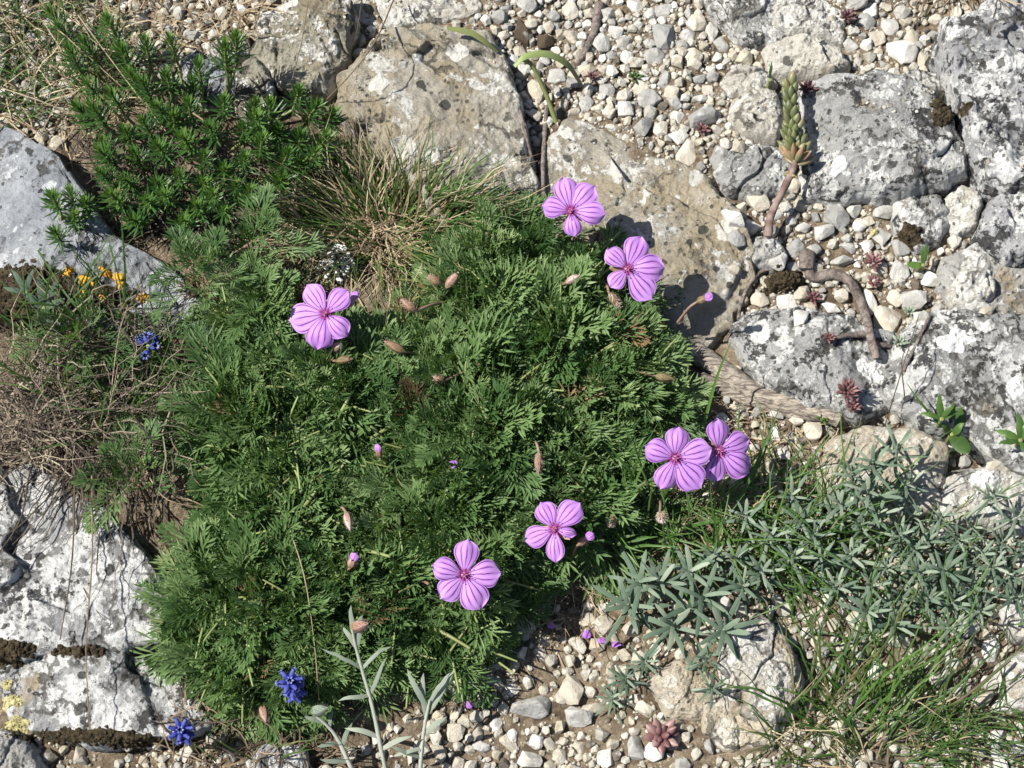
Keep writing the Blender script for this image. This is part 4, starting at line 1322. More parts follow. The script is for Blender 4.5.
FL = [  # head pixel, stalk foot pixel, height, face tilt (x right, y away), petal tips, label
    ((571, 211), (562, 262), .045, (-.10, -.30), [(563, 178), (594, 186), (605, 214), (574, 236), (543, 206)], 'topmost purple flower, its shadow falling on the smooth tan slab'),
    ((627, 269), (606, 312), .045, (.05, -.25), [(641, 237), (664, 268), (651, 299), (611, 287), (607, 250)], 'purple flower over the dark gap beside the smooth tan slab, above a pink bud'),
    ((326, 314), (352, 362), .040, (-.10, -.25), [(308, 285), (348, 291), (347, 336), (317, 349), (290, 321)], 'purple flower nearest the grass tussock, a half open bud tucked behind it'),
    ((675, 458), (672, 505), .046, (.0, -.30), [(678, 427), (711, 449), (699, 488), (660, 488), (646, 446)], 'purple flower with five full petals overlapping the smaller one beside it'),
    ((718, 451), (712, 500), .042, (.15, -.35), [(717, 419), (748, 439), (748, 472), (713, 481), (694, 456)], 'purple flower partly behind another one, nearest the pale boulder'),
    ((555, 529), (548, 575), .044, (-.12, -.20), [(541, 503), (579, 503), (577, 535), (556, 562), (526, 541)], 'damaged purple flower with one crumpled petal above the fallen petals'),
    ((464, 575), (470, 625), .044, (.05, -.18), [(468, 540), (500, 573), (480, 609), (441, 598), (433, 566)], 'purple flower with evenly spread petals, lowest on the cushion')]
fl_heads = []
for fi, (hp, fp, hh, tilt, tips, lb) in enumerate(FL):
    foot = hit(*fp)
    head = at(hp[0], hp[1], foot[2] + hh)
    head = at(hp[0], hp[1], max(head[2], surf(head[0], head[1]) * .5 + dome(head[0], head[1])[0] + .033))
    nv = unit([tilt[0] * 1.6, tilt[1] * 1.2, 1.0])
    fl_heads.append(head)
    root = empty('purple_flower', foot, lb, 'flower', 'purple flowers on the cushion')
    hl = head - foot
    mb = MB()
    pts_ = curve_pts([np.zeros(3), hl * .45 + np.array([.002, .001, .002]), hl - nv * .004, hl - nv * .001], 16)
    tube(mb, pts_, np.linspace(.0008, .0006, len(pts_)), 7, np.linspace(.3, .8, len(pts_)))
    mb.build('stem', M['stem_red'], root)
    mb = MB()
    for k in range(5):
        a = k * 1.2566 + .6
        d = np.array([math.cos(a), math.sin(a), -.05])
        P = np.array([d * .0008, d * .003 + np.array([0, 0, -.0006]), d * .0058 + np.array([0, 0, -.0004]), d * .0082])
        blade(mb, P, [.0008, .0017, .0014, .0001], np.array([-math.sin(a), math.cos(a), 0]), .4, .2)
    o = mb.build('calyx', M['calyx'], root); o.location = hl - nv * .0014; orient_z(o, nv)
    for k, tp in enumerate(tips):
        # where the sight line meets the flower's own plane
        d = ray(*tp); t = ((head - CAM) @ nv) / (d @ nv)
        tip = CAM + d * t
        e = tip - head; Lp = np.linalg.norm(e) * 1.0
        ex = unit(e); ey = unit(np.cross(nv, ex)); ez = np.cross(ex, ey)
        o = link('petal', PET[(fi * 5 + k * 3) % len(PET)], root)
        if fi == 5 and k == 2: wy, Lp, lz = Lp * .62, Lp * .95, 2.2
        elif fi == 5 and k == 3: wy, lz = Lp * .8, 1.4
        else: wy, lz = Lp * (.90 + .16 * rng.random()), .5 + 1.1 * rng.random()
        mtx = Matrix(((ex[0] * Lp, ey[0] * wy, ez[0] * Lp * lz, 0), (ex[1] * Lp, ey[1] * wy, ez[1] * Lp * lz, 0), (ex[2] * Lp, ey[2] * wy, ez[2] * Lp * lz, 0), (0, 0, 0, 1)))
        mtx.translation = Vector(hl + ex * .0006 + nv * (.0001 + .00022 * ((k * 2) % 5)))
        o.matrix_local = mtx
        if fi == 5 and k == 2: o['label'] = 'crumpled petal'
    # heart: dome, stigma lobes, stamens
    mb = MB()
    V = []; nz, na = 6, 12
    for zi in range(nz):
        q = zi / (nz - 1) * PI / 2
        for ai in range(na):
            a = ai / na * 2 * PI
            V.append([math.cos(q) * math.cos(a) * .0014, math.cos(q) * math.sin(a) * .0014, math.sin(q) * .0020])
    i = np.arange(nz - 1)[:, None] * na; j = np.arange(na)[None]; kk = (j + 1) % na
    mb.add(V, np.stack([i + j, i + kk, i + na + kk, i + na + j], -1).reshape(-1, 4), .75)
    for k in range(5):
        a = k * 1.2566
        tube(mb, np.array([[0, 0, .0018], [math.cos(a) * .0007, math.sin(a) * .0007, .0030], [math.cos(a) * .0016, math.sin(a) * .0016, .0034]]), [.0003, .0003, .0002], 5, .35)
    o = mb.build('flower_heart', M['anther'], root); o.location = hl + nv * .0006; orient_z(o, nv)
    mb = MB()
    for k in range(10):
        a = k * .6283 + .2; rr = .0026 + .0012 * (k % 2)
        q = np.array([math.cos(a), math.sin(a), 0])
        tube(mb, np.array([q * .0008 + [0, 0, .0006], q * rr * .6 + [0, 0, .0022], q * rr + [0, 0, .0030]]), [.00016, .00014, .00012], 4, .15)
        tube(mb, np.array([q * (rr - .0003) + [0, 0, .0028], q * rr + [0, 0, .0032], q * (rr + .0004) + [0, 0, .0031]]), [.0001, .00034, .0001], 5, .05 if k % 2 else .55)
    o = mb.build('stamens', M['anther'], root); o.location = hl + nv * .0004; orient_z(o, nv)

# flower buds and seed heads on stalks
BUDS = [  # bud base px, bud tip px, stalk foot px, height, width mm, pink tip, label
    ((566, 283), (580, 275), (556, 296), .030, 1.9, 0, 'pinkish hairy bud lying below the topmost purple flower'),
    ((609, 293), (621, 308), (604, 284), .036, 2.2, 0, 'pink hairy bud hanging below the flower beside the tan slab'),
    ((697, 302), (709, 297), (678, 322), .040, 2.0, 1, 'bud with a lilac tip on a bent stalk, reaching over the rock'),
    ((405, 352), (384, 341), (420, 362), .034, 2.3, 0, 'hairy brown bud in the leaves right of the flower nearest the tussock'),
    ((416, 311), (401, 299), (456, 303), .034, 2.4, 0, 'hairy brownish bud on a long pink stalk below the grass tussock'),
    ((441, 285), (428, 275), (452, 292), .028, 2.2, 0, 'dull purplish bud among dry blades under the tussock'),
    ((446, 288), (459, 272), (446, 300), .032, 2.4, 0, 'pale brownish bud with open sepals beside the pale sprig'),
    ((332, 350), (342, 344), (322, 366), .030, 2.0, 0, 'brown bud just under the flower nearest the tussock'),
    ((336, 361), (353, 359), (318, 366), .030, 2.0, 0, 'longer brown bud pointing sideways under the flower nearest the tussock'),
    ((655, 376), (674, 379), (624, 374), .036, 2.3, 0, 'reddish seed head on a straight pink stalk crossing the cushion'),
    ((444, 381), (434, 378), (484, 370), .034, 1.9, 0, 'brown elongated seed head on a thick stalk in the middle of the cushion'),
    ((539, 452), (538, 474), (534, 440), .036, 2.2, 0, 'nodding grey hairy bud hanging from a bent stalk'),
    ((346, 512), (350, 530), (340, 508), .030, 2.1, 0, 'pale brown bud in the left part of the cushion'),
    ((350, 568), (354, 557), (348, 578), .030, 2.2, 1, 'pink bud opening between the leaves in the left part of the cushion'),
    ((660, 512), (663, 520), (660, 500), .034, 2.3, 0, 'reddish bud hanging under the pair of overlapping flowers'),
    ((612, 514), (611, 526), (614, 505), .026, 2.0, 0, 'greenish bud in the broad grass right of the damaged flower'),
    ((380, 458), (378, 448), (384, 464), .026, 1.6, 1, 'tiny pink bud near the centre of the cushion'),
    ((346, 307), (355, 295), (344, 325), .036, 2.4, 1, 'half open magenta bud tucked behind the flower nearest the tussock'),
    ((262, 705), (266, 722), (262, 700), .014, 2.4, 0, 'pale green bud at the foot of the middle blue flower'),
    ((578, 545), (590, 536), (572, 556), .034, 1.8, 1, 'small pink bud beside the crumpled petal')]
for i, (b0, b1, ft, h, wm_, pink, lb) in enumerate(BUDS):
    foot = hit(*ft)
    dz = dome(foot[0], foot[1])[0]
    hz = foot[2] * .5 + max(h, dz + .019)
    if i == 18: hz = foot[2] + .016
    B0 = at(b0[0], b0[1], hz); B1 = at(b1[0], b1[1], hz + (.003 if i not in (11, 14, 1) else -.004))
    fo = at(ft[0], ft[1], max(foot[2], hz - .020)); 
    root = empty('flower_bud', fo, lb, 'flower bud', 'hairy buds on the cushion')
    mb = MB(); pts_ = curve_pts([np.zeros(3), (B0 - fo) * .55 + np.array([0, 0, .004]), B0 - fo], 12)
    tube(mb, pts_, np.linspace(.0008, .0006, len(pts_)), 7, .6 + .3 * rng.random())
    mb.build('stalk', M['stem_red'], root)
    d = B1 - B0; L = np.linalg.norm(d)
    mb = MB(); calyx_bud(mb, max(L, .006), wm_ * .00092, i, .15 + .4 * rng.random())
    o = mb.build('calyx', M['calyx'], root); o.location = B0 - fo; orient_z(o, d)
    if pink:
        o = link('petal_tip', PET[i % 6], root)
        o.location = B1 - fo - Vector(unit(d)) * .0035 if False else Vector(B1 - fo) - Vector(unit(d)) * .0035
        q = Vector((1, 0, 0)).rotation_difference(Vector(d)); o.rotation_mode = 'QUATERNION'; o.rotation_quaternion = q
        o.scale = (.0058, .0058, .012)

# fallen petals
for i, (x, y, s_, lb) in enumerate([(552, 629, 5, 'leftmost of the four fallen violet petals on the gravel'), (591, 631, 6, 'fallen violet petal on a cream stone, second from the left'), (610, 645, 6, 'fallen violet petal, one of the close pair, nearer the damaged flower'),
                                    (625, 647, 6, 'fallen violet petal, one of the close pair, nearer the grey leaved shrub'), (471, 703, 5, 'fallen violet petal on the gravel below the lowest purple flower'), (457, 471, 6, 'loose violet petal lying on the cushion leaves')]):
    p = hit(x, y)
    if i == 5: p = at(x, y, dome(*at(x, y, .03)[:2])[0] + .015)
    o = link('fallen_petal', PET[i % 6].copy()); o.data.materials.clear(); o.data.materials.append(M['petal_plain'])
    o.scale = (s_ * PXM * 1.6, s_ * PXM * 1.8, s_ * PXM * 1.6); o.location = p + np.array([-.002, 0, .004]); o.rotation_euler = (.5 * rng.random(), .3, rng.random() * 6)
    tag(o, lb, 'petal', 'fallen petals')

# ------------------------------------------------------------------ grape hyacinths
def floret_mesh(seed, L=.0050, Wd=.0018):
    mb = MB(); nz, na = 9, 12
    z = np.linspace(0, 1, nz); a = np.linspace(0, 2 * PI, na, endpoint=False)
    prof = np.array([.25, .62, .88, 1.0, 1.0, .93, .80, .66, .58])
    rr = (Wd * prof)[:, None] * np.ones((1, na))
    V = np.stack([rr * np.cos(a), rr * np.sin(a), np.broadcast_to(z[:, None] * L, rr.shape)], -1).reshape(-1, 3)
    i = np.arange(nz - 1)[:, None] * na; j = np.arange(na)[None]; k = (j + 1) % na
    mb.add(V, np.stack([i + j, i + k, i + na + k, i + na + j], -1).reshape(-1, 4), np.repeat(.25 + .5 * z, na))
    for t in range(6):
        q = t * PI / 3; d = np.array([math.cos(q), math.sin(q), 0]); P = np.array([d * Wd * .55 + [0, 0, L], d * Wd * .85 + [0, 0, L * 1.1], d * Wd * 1.25 + [0, 0, L * 1.08]])
        blade(mb, P, [.00035, .0004, .0001], np.array([-d[1], d[0], 0]), .6, 0, 1)
    return mb.mesh('floret', [M['blue'], M['blue_rim']])


FLO = [floret_mesh(0, .0046, .0017), floret_mesh(1, .0050, .0018), floret_mesh(2, .0060, .0015)]
HY = [((148, 346), .030, 'three', 'blue grape hyacinth with few dark florets in the dry tangle'), ((290, 682), .046, 'star', 'blue grape hyacinth with a star of florets at the foot of the cushion'), ((181, 731), .030, 'star2', 'small blue grape hyacinth beside the white crusted rock')]
for (hp, h, kd, lb) in HY:
    foot0 = hit(hp[0], hp[1] + 20)
    head = at(hp[0], hp[1], foot0[2] + h)
    foot = np.array([head[0] + .002, head[1] - .004, surf(head[0] + .002, head[1] - .004)])
    root = empty('grape_hyacinth', foot, lb, 'blue flower', 'blue grape hyacinths')
    hl = head - foot
    mb = MB(); tube(mb, curve_pts([np.zeros(3), hl * .5, hl], 10), .0011, 8, .8); mb.build('stem', M['stem_green'], root)
    if kd == 'three':
        sp = [(0, .004, .35, .001), (.0045, -.001, .2, -.001), (-.001, -.0055, .05, -.003), (-.0055, .004, .3, -.002), (.001, .007, .2, -.004), (.004, .006, 0, -.004)]
        for (dx, dy, dz, zo) in sp:
            o = link('floret', FLO[1], root); d = unit([dx * 130, dy * 130, .75 + dz]); o.location = hl + np.array([dx * .35, dy * .35, zo]); orient_z(o, d)
    else:
        n1 = 6 if kd == 'star' else 7
        for t in range(n1):
            a = t * 2 * PI / n1 + .2
            o = link('floret', FLO[2], root); d = unit([math.cos(a), math.sin(a), .55 if t % 2 else .35]); o.location = hl + d * .001; orient_z(o, d)
            sc_ = .82 if kd == 'star' else .78; o.scale = (sc_, sc_, sc_ * 1.05)
        o = link('floret', FLO[2], root); o.location = hl + np.array([0, 0, .0005]); orient_z(o, (.1, -.1, 1))
        for ring_, (zo, nn, ez) in enumerate([(-.0055, 6, .1), (-.0105, 6, -.2), (-.0155, 6, -.4)] if kd == 'star' else [(-.005, 6, .0)]):
            for t in range(nn):
                a = t * 2 * PI / nn + ring_ * .5
                o = link('floret', FLO[t % 2], root); d = unit([math.cos(a), math.sin(a), ez]); o.location = hl * (1 + zo / max(hl[2], .01)) + d * .0010; orient_z(o, d); o.scale = (.85, .85, .85)

# ------------------------------------------------------------------ shoots with narrow leaves (needle bush, grey shrub, silvery stems)
def shoot_mesh(name, mat, seed, nl, L, W, stem, el0, el1, droop, stem_mat, n=6, tint=(.3, .8), blunt=.5, fold=.3):
    """leafy shoot along +z: nl leaves in a spiral over the top part of a stem of length stem"""
    r = np.random.default_rng(seed)
    mb = MB()
    tube(mb, np.array([[0, 0, 0], [0, 0, stem * .5], [0, 0, stem]]), [.0009, .0008, .0005], 6, .5, mi=1)
    s = np.linspace(0, 1, n)
    shape = np.sin(PI * np.clip(.10 + .86 * s, 0, 1)) ** blunt
    shape[-1] = .12
    for i in range(nl):
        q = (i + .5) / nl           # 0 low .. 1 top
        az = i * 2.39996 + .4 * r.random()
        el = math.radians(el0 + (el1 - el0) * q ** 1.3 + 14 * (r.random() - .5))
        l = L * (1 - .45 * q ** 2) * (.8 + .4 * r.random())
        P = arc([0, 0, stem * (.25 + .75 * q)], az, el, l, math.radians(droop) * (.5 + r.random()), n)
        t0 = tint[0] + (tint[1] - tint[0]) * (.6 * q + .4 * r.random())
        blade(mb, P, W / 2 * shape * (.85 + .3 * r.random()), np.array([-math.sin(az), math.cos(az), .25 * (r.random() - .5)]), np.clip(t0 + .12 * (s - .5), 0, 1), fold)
    return mb.mesh(name, [mat, stem_mat])


def plant(name, base_px, label, cat, shoots, meshes, part, hgt, lean_amt=.5, group=None, stem_mat=None, scale=(.85, 1.2)):
    """a plant whose leafy shoots stand at surveyed spots; stems run down to a common foot"""
    foot = hit(*base_px)
    root = empty(name, foot, label, cat, group)
    for i, sh in enumerate(shoots):
        x, y = sh[0], sh[1]
        h = sh[2] if len(sh) > 2 else hgt * (.7 + .5 * rng.random())
        g0 = hit(x, y)
        p = at(x, y, g0[2] + h * .8)
        p[2] = surf(p[0], p[1]) + h
        o = link(part, meshes[int(rng.integers(len(meshes)))], root)
        d = p - foot; dr = unit([d[0] * lean_amt * 14 + .25 * (rng.random() - .5), d[1] * lean_amt * 14 + .25 * (rng.random() - .5), 1.0])
        s_ = scale[0] + (scale[1] - scale[0]) * rng.random()
        if len(sh) > 3: s_ = sh[3]
        o.scale = (s_,) * 3
        orient_z(o, dr)
        o.rotation_quaternion = o.rotation_quaternion @ Quaternion((0, 0, 1), rng.random() * 6.28)
        ln = max((v.co.z for v in [o.data.vertices[0], o.data.vertices[12]]), default=.01)
        b0 = p - np.array(dr) * .012 * s_
        o.location = b0 - foot
        if stem_mat:
            q = np.array([b0[0] * .75 + foot[0] * .25, b0[1] * .75 + foot[1] * .25, 0]); q[2] = surf(q[0], q[1]) + .002
            mb = MB(); tube(mb, curve_pts([q - foot, (q + b0) / 2 - foot + np.array([0, 0, .002]), b0 - foot + np.array(dr) * .003], 8), .0008, 6, .5)
            mb.build('stem', stem_mat, root)
    return root


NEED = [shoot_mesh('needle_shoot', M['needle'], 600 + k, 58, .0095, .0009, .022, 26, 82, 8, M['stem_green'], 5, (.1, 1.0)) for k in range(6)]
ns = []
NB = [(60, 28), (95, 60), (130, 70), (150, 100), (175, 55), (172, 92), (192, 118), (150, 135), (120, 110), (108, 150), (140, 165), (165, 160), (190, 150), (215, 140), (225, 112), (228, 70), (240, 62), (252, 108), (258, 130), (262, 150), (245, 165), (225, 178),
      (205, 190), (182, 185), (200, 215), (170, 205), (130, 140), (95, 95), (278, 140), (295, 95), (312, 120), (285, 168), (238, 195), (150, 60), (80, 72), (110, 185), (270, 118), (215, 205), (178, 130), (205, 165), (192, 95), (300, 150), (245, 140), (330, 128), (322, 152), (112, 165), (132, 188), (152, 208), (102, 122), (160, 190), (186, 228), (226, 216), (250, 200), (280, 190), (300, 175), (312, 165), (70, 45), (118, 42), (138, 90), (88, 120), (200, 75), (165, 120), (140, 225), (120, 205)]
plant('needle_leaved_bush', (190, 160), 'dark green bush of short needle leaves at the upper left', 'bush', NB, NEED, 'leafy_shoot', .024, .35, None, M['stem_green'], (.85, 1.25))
plant('needle_leaved_sprig', (62, 235), 'small needle leaved sprig creeping over the bluish slab', 'sprig', [(58, 208, .012), (72, 200, .016), (60, 240, .010), (88, 210, .012), (75, 222, .01)], NEED, 'leafy_shoot', .014, .5, None, M['stem_green'], (.8, 1.0))
# round seed heads / green galls on the bush
for (x, y, lb) in [(122, 210, 'round yellow green seed head at the foot of the needle bush'), (74, 485, 'pale green round seed head in the dry tangle')][:1]:
    p = hit(x, y); root = empty('seed_head', p, lb, 'seed head')
    mb = MB(); calyx_bud(mb, .010, .0045, 5, .2); o = mb.build('capsule', M['broad'], root, (0, 0, .006)); o.rotation_euler = (.5, .3, 0)
    mb = MB(); tube(mb, np.array([[0, 0, 0], [0, 0, .004], [0, .001, .008]]), .0008, 6, .6); mb.build('stalk', M['stem_green'], root)

GREY = [shoot_mesh('grey_shoot', M['grey_leaf'], 640 + k, 14, .0145, .0017, .018, 0, 75, 30, M['silver'], 8, (.05, 1.0), .36, fold=.22) for k in range(6)]
GREYB = [shoot_mesh('grey_shoot', M['grey_leaf'], 660 + k, 11, .023, .0027, .016, 0, 66, 30, M['silver'], 9, (.05, .85), .36, fold=.2) for k in range(4)]
GS1 = [(628, 608, .018, .85), (660, 585, .02, .8), (702, 600, .02, .9), (672, 628, .018, .85), (722, 632, .02, .9), (640, 585, .02, .85), (690, 575, .02, .8)]
plant('broad_grey_leaved_plant', (665, 625), 'grey green plant with broader felted leaves left of the upright white stone', 'plant', GS1, GREYB, 'leafy_shoot', .018, .45, None, M['silver'], (.8, 1.05))
GS1b = [(625, 680, .012, .75), (644, 664, .012, .7), (612, 700, .008, .7), (712, 690, .012, .7), (706, 660, .014, .7)]
plant('grey_leaved_seedling', (640, 690), 'loose small grey leaved shoots on the gravel below the broader leaved plant', 'plant', GS1b, GREY, 'leafy_shoot', .012, .4, None, M['silver'])
GS2 = [(870, 470), (895, 455), (868, 495), (845, 500), (905, 490), (880, 515), (915, 515), (940, 520), (898, 540), (925, 545), (860, 530), (832, 520), (955, 545), (975, 525), (990, 500), (1000, 545), (975, 560), (940, 575), (915, 575), (885, 570), (900, 600), (925, 600), (950, 605),
       (965, 590), (1005, 580), (1015, 520), (1024, 555), (820, 560), (835, 590), (865, 615), (850, 560), (870, 590), (975, 615), (890, 625), (948, 630), (1015, 600), (990, 570), (850, 480), (1035, 540), (912, 555)]
plant('grey_leaved_shrub', (910, 560), 'spreading grey green shrub with narrow felted leaves at the right', 'shrub', GS2, GREY, 'leafy_shoot', .020, .4, None, M['silver'], (.6, 1.12))
GS3 = [(745, 520), (770, 540), (790, 560), (760, 575), (735, 560), (800, 525), (790, 500), (812, 540), (742, 590), (715, 560)]
plant('grey_leaved_herb', (770, 555), 'grey green shoots mixed with grass between the shrub and the broader leaved plant', 'plant', GS3, GREY, 'leafy_shoot', .018, .3, None, M['silver'], (.7, 1.0))
GS4 = [(985, 455, .02, .7), (1000, 440, .016, .6)]

# silvery stems at the bottom edge
SIL = [shoot_mesh('silvery_shoot', M['silver'], 690 + k, 7, .012, .0018, .010, 35, 80, 10, M['silver'], 6, (.3, .8), fold=.15) for k in range(3)]


def silver_stem(ctrl, zs, leaves, label, bud):
    foot = at(*ctrl[0], zs[0])
    root = empty('silvery_stem', foot, label, 'plant stem', 'silvery leaved stems')
    P = curve_pts([at(x, y, z) - foot for (x, y), z in zip(ctrl, zs)], 18)
    mb = MB(); tube(mb, P, np.linspace(.0011, .0006, len(P)), 8, .8, lump=.18); mb.build('stem', M['silver'], root)
    mb = MB(); n = 7; s = np.linspace(0, 1, n); shape = np.sin(PI * np.clip(.15 + .83 * s, 0, 1)) ** .6; shape[-1] = .05
    for k, (f, ang, L) in enumerate(leaves):
        i = int(f * (len(P) - 1)); a = math.radians(ang)
        Q = arc(P[i], a, math.radians(38), L, math.radians(70 if k % 2 else 30), n, .3)
        blade(mb, Q, (.0008 + .0005 * rng.random()) * shape, np.array([-math.sin(a), math.cos(a), .2]), .35 + .3 * rng.random(), .15)
    mb.build('leaves', M['silver'], root)
    if bud:
        mb = MB(); calyx_bud(mb, .009, .0026, 3, .3); o = mb.build('flower_bud', M['silver' if bud == 2 else 'calyx'], root); o.location = P[-1]; orient_z(o, (.8, .1, .5))
    return root


silver_stem([(386, 772), (372, 705), (358, 655), (352, 628)], [.014, .03, .042, .05], [(.15, 20, .016), (.2, 165, .016), (.42, 60, .018), (.42, 190, .015), (.62, 150, .022), (.62, 45, .018), (.8, 75, .012), (.82, 120, .012), (.95, 100, .012), (.97, 60, .009)],
            'tallest silvery stem at the bottom edge, carrying a drooping bud', 1)
silver_stem([(420, 772), (424, 730), (430, 700)], [.012, .022, .032], [(.2, 170, .016), (.3, 200, .014), (.5, 30, .014), (.75, 95, .022), (.8, 50, .024), (.85, 115, .022), (.95, 60, .018)], 'silvery stem with forked upright leaves over the gravel at the bottom edge', 0)
silver_stem([(354, 774), (335, 735), (312, 712)], [.012, .02, .028], [(.2, 190, .013), (.4, 70, .013), (.45, 200, .012), (.7, 80, .010), (.8, 170, .010)], 'leaning silvery stem ending in a pale bud beside the middle blue flower', 2)

# ------------------------------------------------------------------ grasses
def tuft_mb(n, base_fn, L, w, el, droop, az_fn, tint_fn, npts=7, wob=.25, tipdark=0.0):
    mb = MB()
    s = np.linspace(0, 1, npts)
    sh = (1 - s ** 2.2) * .9 + .1
    for i in range(n):
        b0 = base_fn()
        az = az_fn(b0)
        l = L[0] + (L[1] - L[0]) * rng.random()
        P = arc(b0, az, math.radians(el[0] + (el[1] - el[0]) * rng.random()), l, math.radians(droop[0] + (droop[1] - droop[0]) * rng.random()), npts, wob)
        ww = (w[0] + (w[1] - w[0]) * rng.random()) / 2
        ra = az + PI / 2 + 1.4 * (rng.random() - .5)
        t = tint_fn()
        tt = np.clip(t - tipdark * s ** 3 + .06 * (s - .5), 0, 1)
        blade(mb, P, ww * sh, np.array([math.cos(ra), math.sin(ra), .3 * (rng.random() - .5)]), tt, .3)
    return mb


def ell(cx, cy, rx, ry, dz=0.0):
    def f():
        a = rng.random() * 6.28; q = math.sqrt(rng.random())
        p = hit(cx + rx * q * math.cos(a), cy + ry * q * math.sin(a))
        return np.array([p[0], p[1], p[2] - .001 + dz * rng.random()])
    return f


def polyb(poly, dz=0.0):
    pw = np.array([at(x, y)[:2] for x, y in poly])
    def f():
        q = rand_in(pw)
        return np.array([q[0], q[1], surf(q[0], q[1]) + dz * rng.random()])
    return f


def outward(cx, cy, jit=1.2, bias=(0, 0)):
    c = at(cx, cy)
    return lambda b0: math.atan2(b0[1] - c[1] + bias[1], b0[0] - c[0] + bias[0]) + jit * (rng.random() - .5) * 2


def around(deg, jit):
    return lambda b0: math.radians(deg) + jit * (rng.random() - .5) * 2


def uni(a, b_):
    return lambda: a + (b_ - a) * rng.random()


def tuft(name, center_px, label, cat, pieces, group=None):
    """pieces: (part name, material, MB in world space)"""
    c = hit(*center_px)
    root = empty(name, c, label, cat, group)
    for pn, mt, mb in pieces:
        o = mb.build(pn, mt, root, smooth=True)
        o.location = -Vector(c)
    return root


tuft('grass_tussock', (388, 240), 'spiky grass tussock of mixed straw and green blades in front of the cracked slab', 'grass tussock', [
    ('green_blades', M['grass'], tuft_mb(820, ell(388, 226, 84, 40), (.020, .050), (.0006, .0011), (12, 80), (15, 65), outward(388, 232, .9), uni(.30, .95), tipdark=.08)),
    ('dry_blades', M['straw'], tuft_mb(520, ell(385, 230, 88, 44), (.018, .056), (.0005, .0010), (4, 80), (15, 80), outward(385, 234, 1.3), uni(.3, 1.0), wob=.5)),
    ('fallen_blades', M['straw'], tuft_mb(240, ell(375, 238, 80, 26, .004), (.018, .040), (.0005, .0009), (5, 40), (10, 60), around(-95, 1.3), uni(.35, 1.0), wob=.6))])
tuft('dry_grass_tangle', (110, 400), 'brown tangle of dead grass at the left between two pale slabs', 'dry grass', [
    ('dead_blades', M['dead'], tuft_mb(620, polyb([(-20, 395), (40, 350), (110, 320), (170, 350), (200, 400), (190, 470), (120, 480), (40, 470), (-20, 455)], .022), (.018, .055), (.0004, .0008), (-15, 60), (-30, 80), around(180, 3.14), uni(.0, .85), wob=1.1)),
    ('hanging_blades', M['dead'], tuft_mb(46, ell(105, 440, 55, 25, .012), (.045, .095), (.0006, .0011), (5, 25), (10, 40), around(-100, .5), uni(0, .45), 10, .35)),
    ('green_blades', M['grass'], tuft_mb(190, polyb([(20, 330), (110, 300), (180, 330), (195, 420), (120, 460), (40, 420)], .018), (.02, .05), (.0006, .0012), (20, 80), (10, 60), around(110, 1.6), uni(.35, .8)))])
tuft('bleached_tuft', (30, 420), 'pale bleached grass litter at the left edge above the crusted slab', 'dry grass', [
    ('dead_blades', M['dead'], tuft_mb(240, polyb([(-40, 400), (30, 395), (80, 430), (70, 470), (-40, 470)], .012), (.012, .035), (.0005, .0010), (-5, 40), (-20, 60), around(0, 3.14), uni(.5, 1.0), wob=.8))])
tuft('mixed_tuft', (50, 80), 'thin green and straw grass in the top left corner', 'grass tuft', [
    ('green_blades', M['grass'], tuft_mb(330, polyb([(-60, -30), (70, -20), (120, 40), (150, 90), (90, 120), (20, 130), (-60, 120)], .004), (.015, .042), (.0005, .0010), (15, 85), (10, 90), around(90, 2.2), uni(.38, .95))),
    ('dry_blades', M['straw'], tuft_mb(330, polyb([(-60, -30), (90, -20), (130, 50), (140, 120), (90, 160), (20, 130), (-60, 130)], .004), (.012, .042), (.0005, .0010), (0, 70), (0, 90), around(90, 3.14), uni(.3, 1.0), wob=.6))])
tuft('dry_tuft', (965, -6), 'dry grey brown grass tuft hanging over the top edge', 'grass tuft', [
    ('dry_blades', M['straw'], tuft_mb(150, ell(960, -14, 44, 14, .004), (.012, .032), (.0005, .0009), (5, 60), (10, 80), outward(960, -10, .8, (0, -.006)), uni(.05, .75), wob=.5))])
tuft('green_grass_patch', (730, 520), 'green and straw grass between the overlapping flowers and the grey leaves', 'grass tuft', [
    ('green_blades', M['grass'], tuft_mb(350, polyb([(610, 500), (690, 490), (770, 480), (840, 490), (850, 570), (760, 600), (640, 570), (600, 545)], .006), (.018, .055), (.0007, .0014), (10, 70), (20, 80), around(20, 1.7), uni(.42, .95))),
    ('dry_blades', M['straw'], tuft_mb(230, polyb([(640, 510), (700, 490), (790, 480), (820, 520), (760, 560), (660, 550)], .006), (.010, .030), (.0005, .0009), (0, 60), (0, 90), around(0, 3.14), uni(.4, 1.0), wob=.7))])
tuft('shrub_grass', (880, 600), 'thin green grass blades growing up through the grey leaved shrub', 'grass tuft', [
    ('green_blades', M['grass'], tuft_mb(75, polyb([(780, 520), (1020, 500), (1030, 640), (780, 660)], .004), (.025, .060), (.0006, .0012), (25, 75), (10, 70), around(90, 2.0), uni(.35, 1.0), 9, .3))])
tuft('bottom_grass_tuft', (870, 735), 'dense green grass tuft at the bottom edge right of the upright white stone', 'grass tuft', [
    ('green_blades', M['grass'], tuft_mb(250, ell(865, 738, 95, 42), (.012, .040), (.0005, .0010), (10, 80), (10, 70), outward(870, 750, 1.3, (0, .012)), uni(.36, 1.0), wob=.4)),
    ('dry_blades', M['straw'], tuft_mb(150, ell(870, 735, 110, 50), (.012, .034), (.0005, .0010), (0, 70), (10, 80), around(90, 3.1), uni(.3, 1.0), wob=.5)),
    ('long_blades', M['grass'], tuft_mb(70, ell(860, 720, 80, 40), (.035, .085), (.0008, .0015), (15, 60), (15, 60), around(100, 1.3), uni(.38, 1.0), 10, .3))])
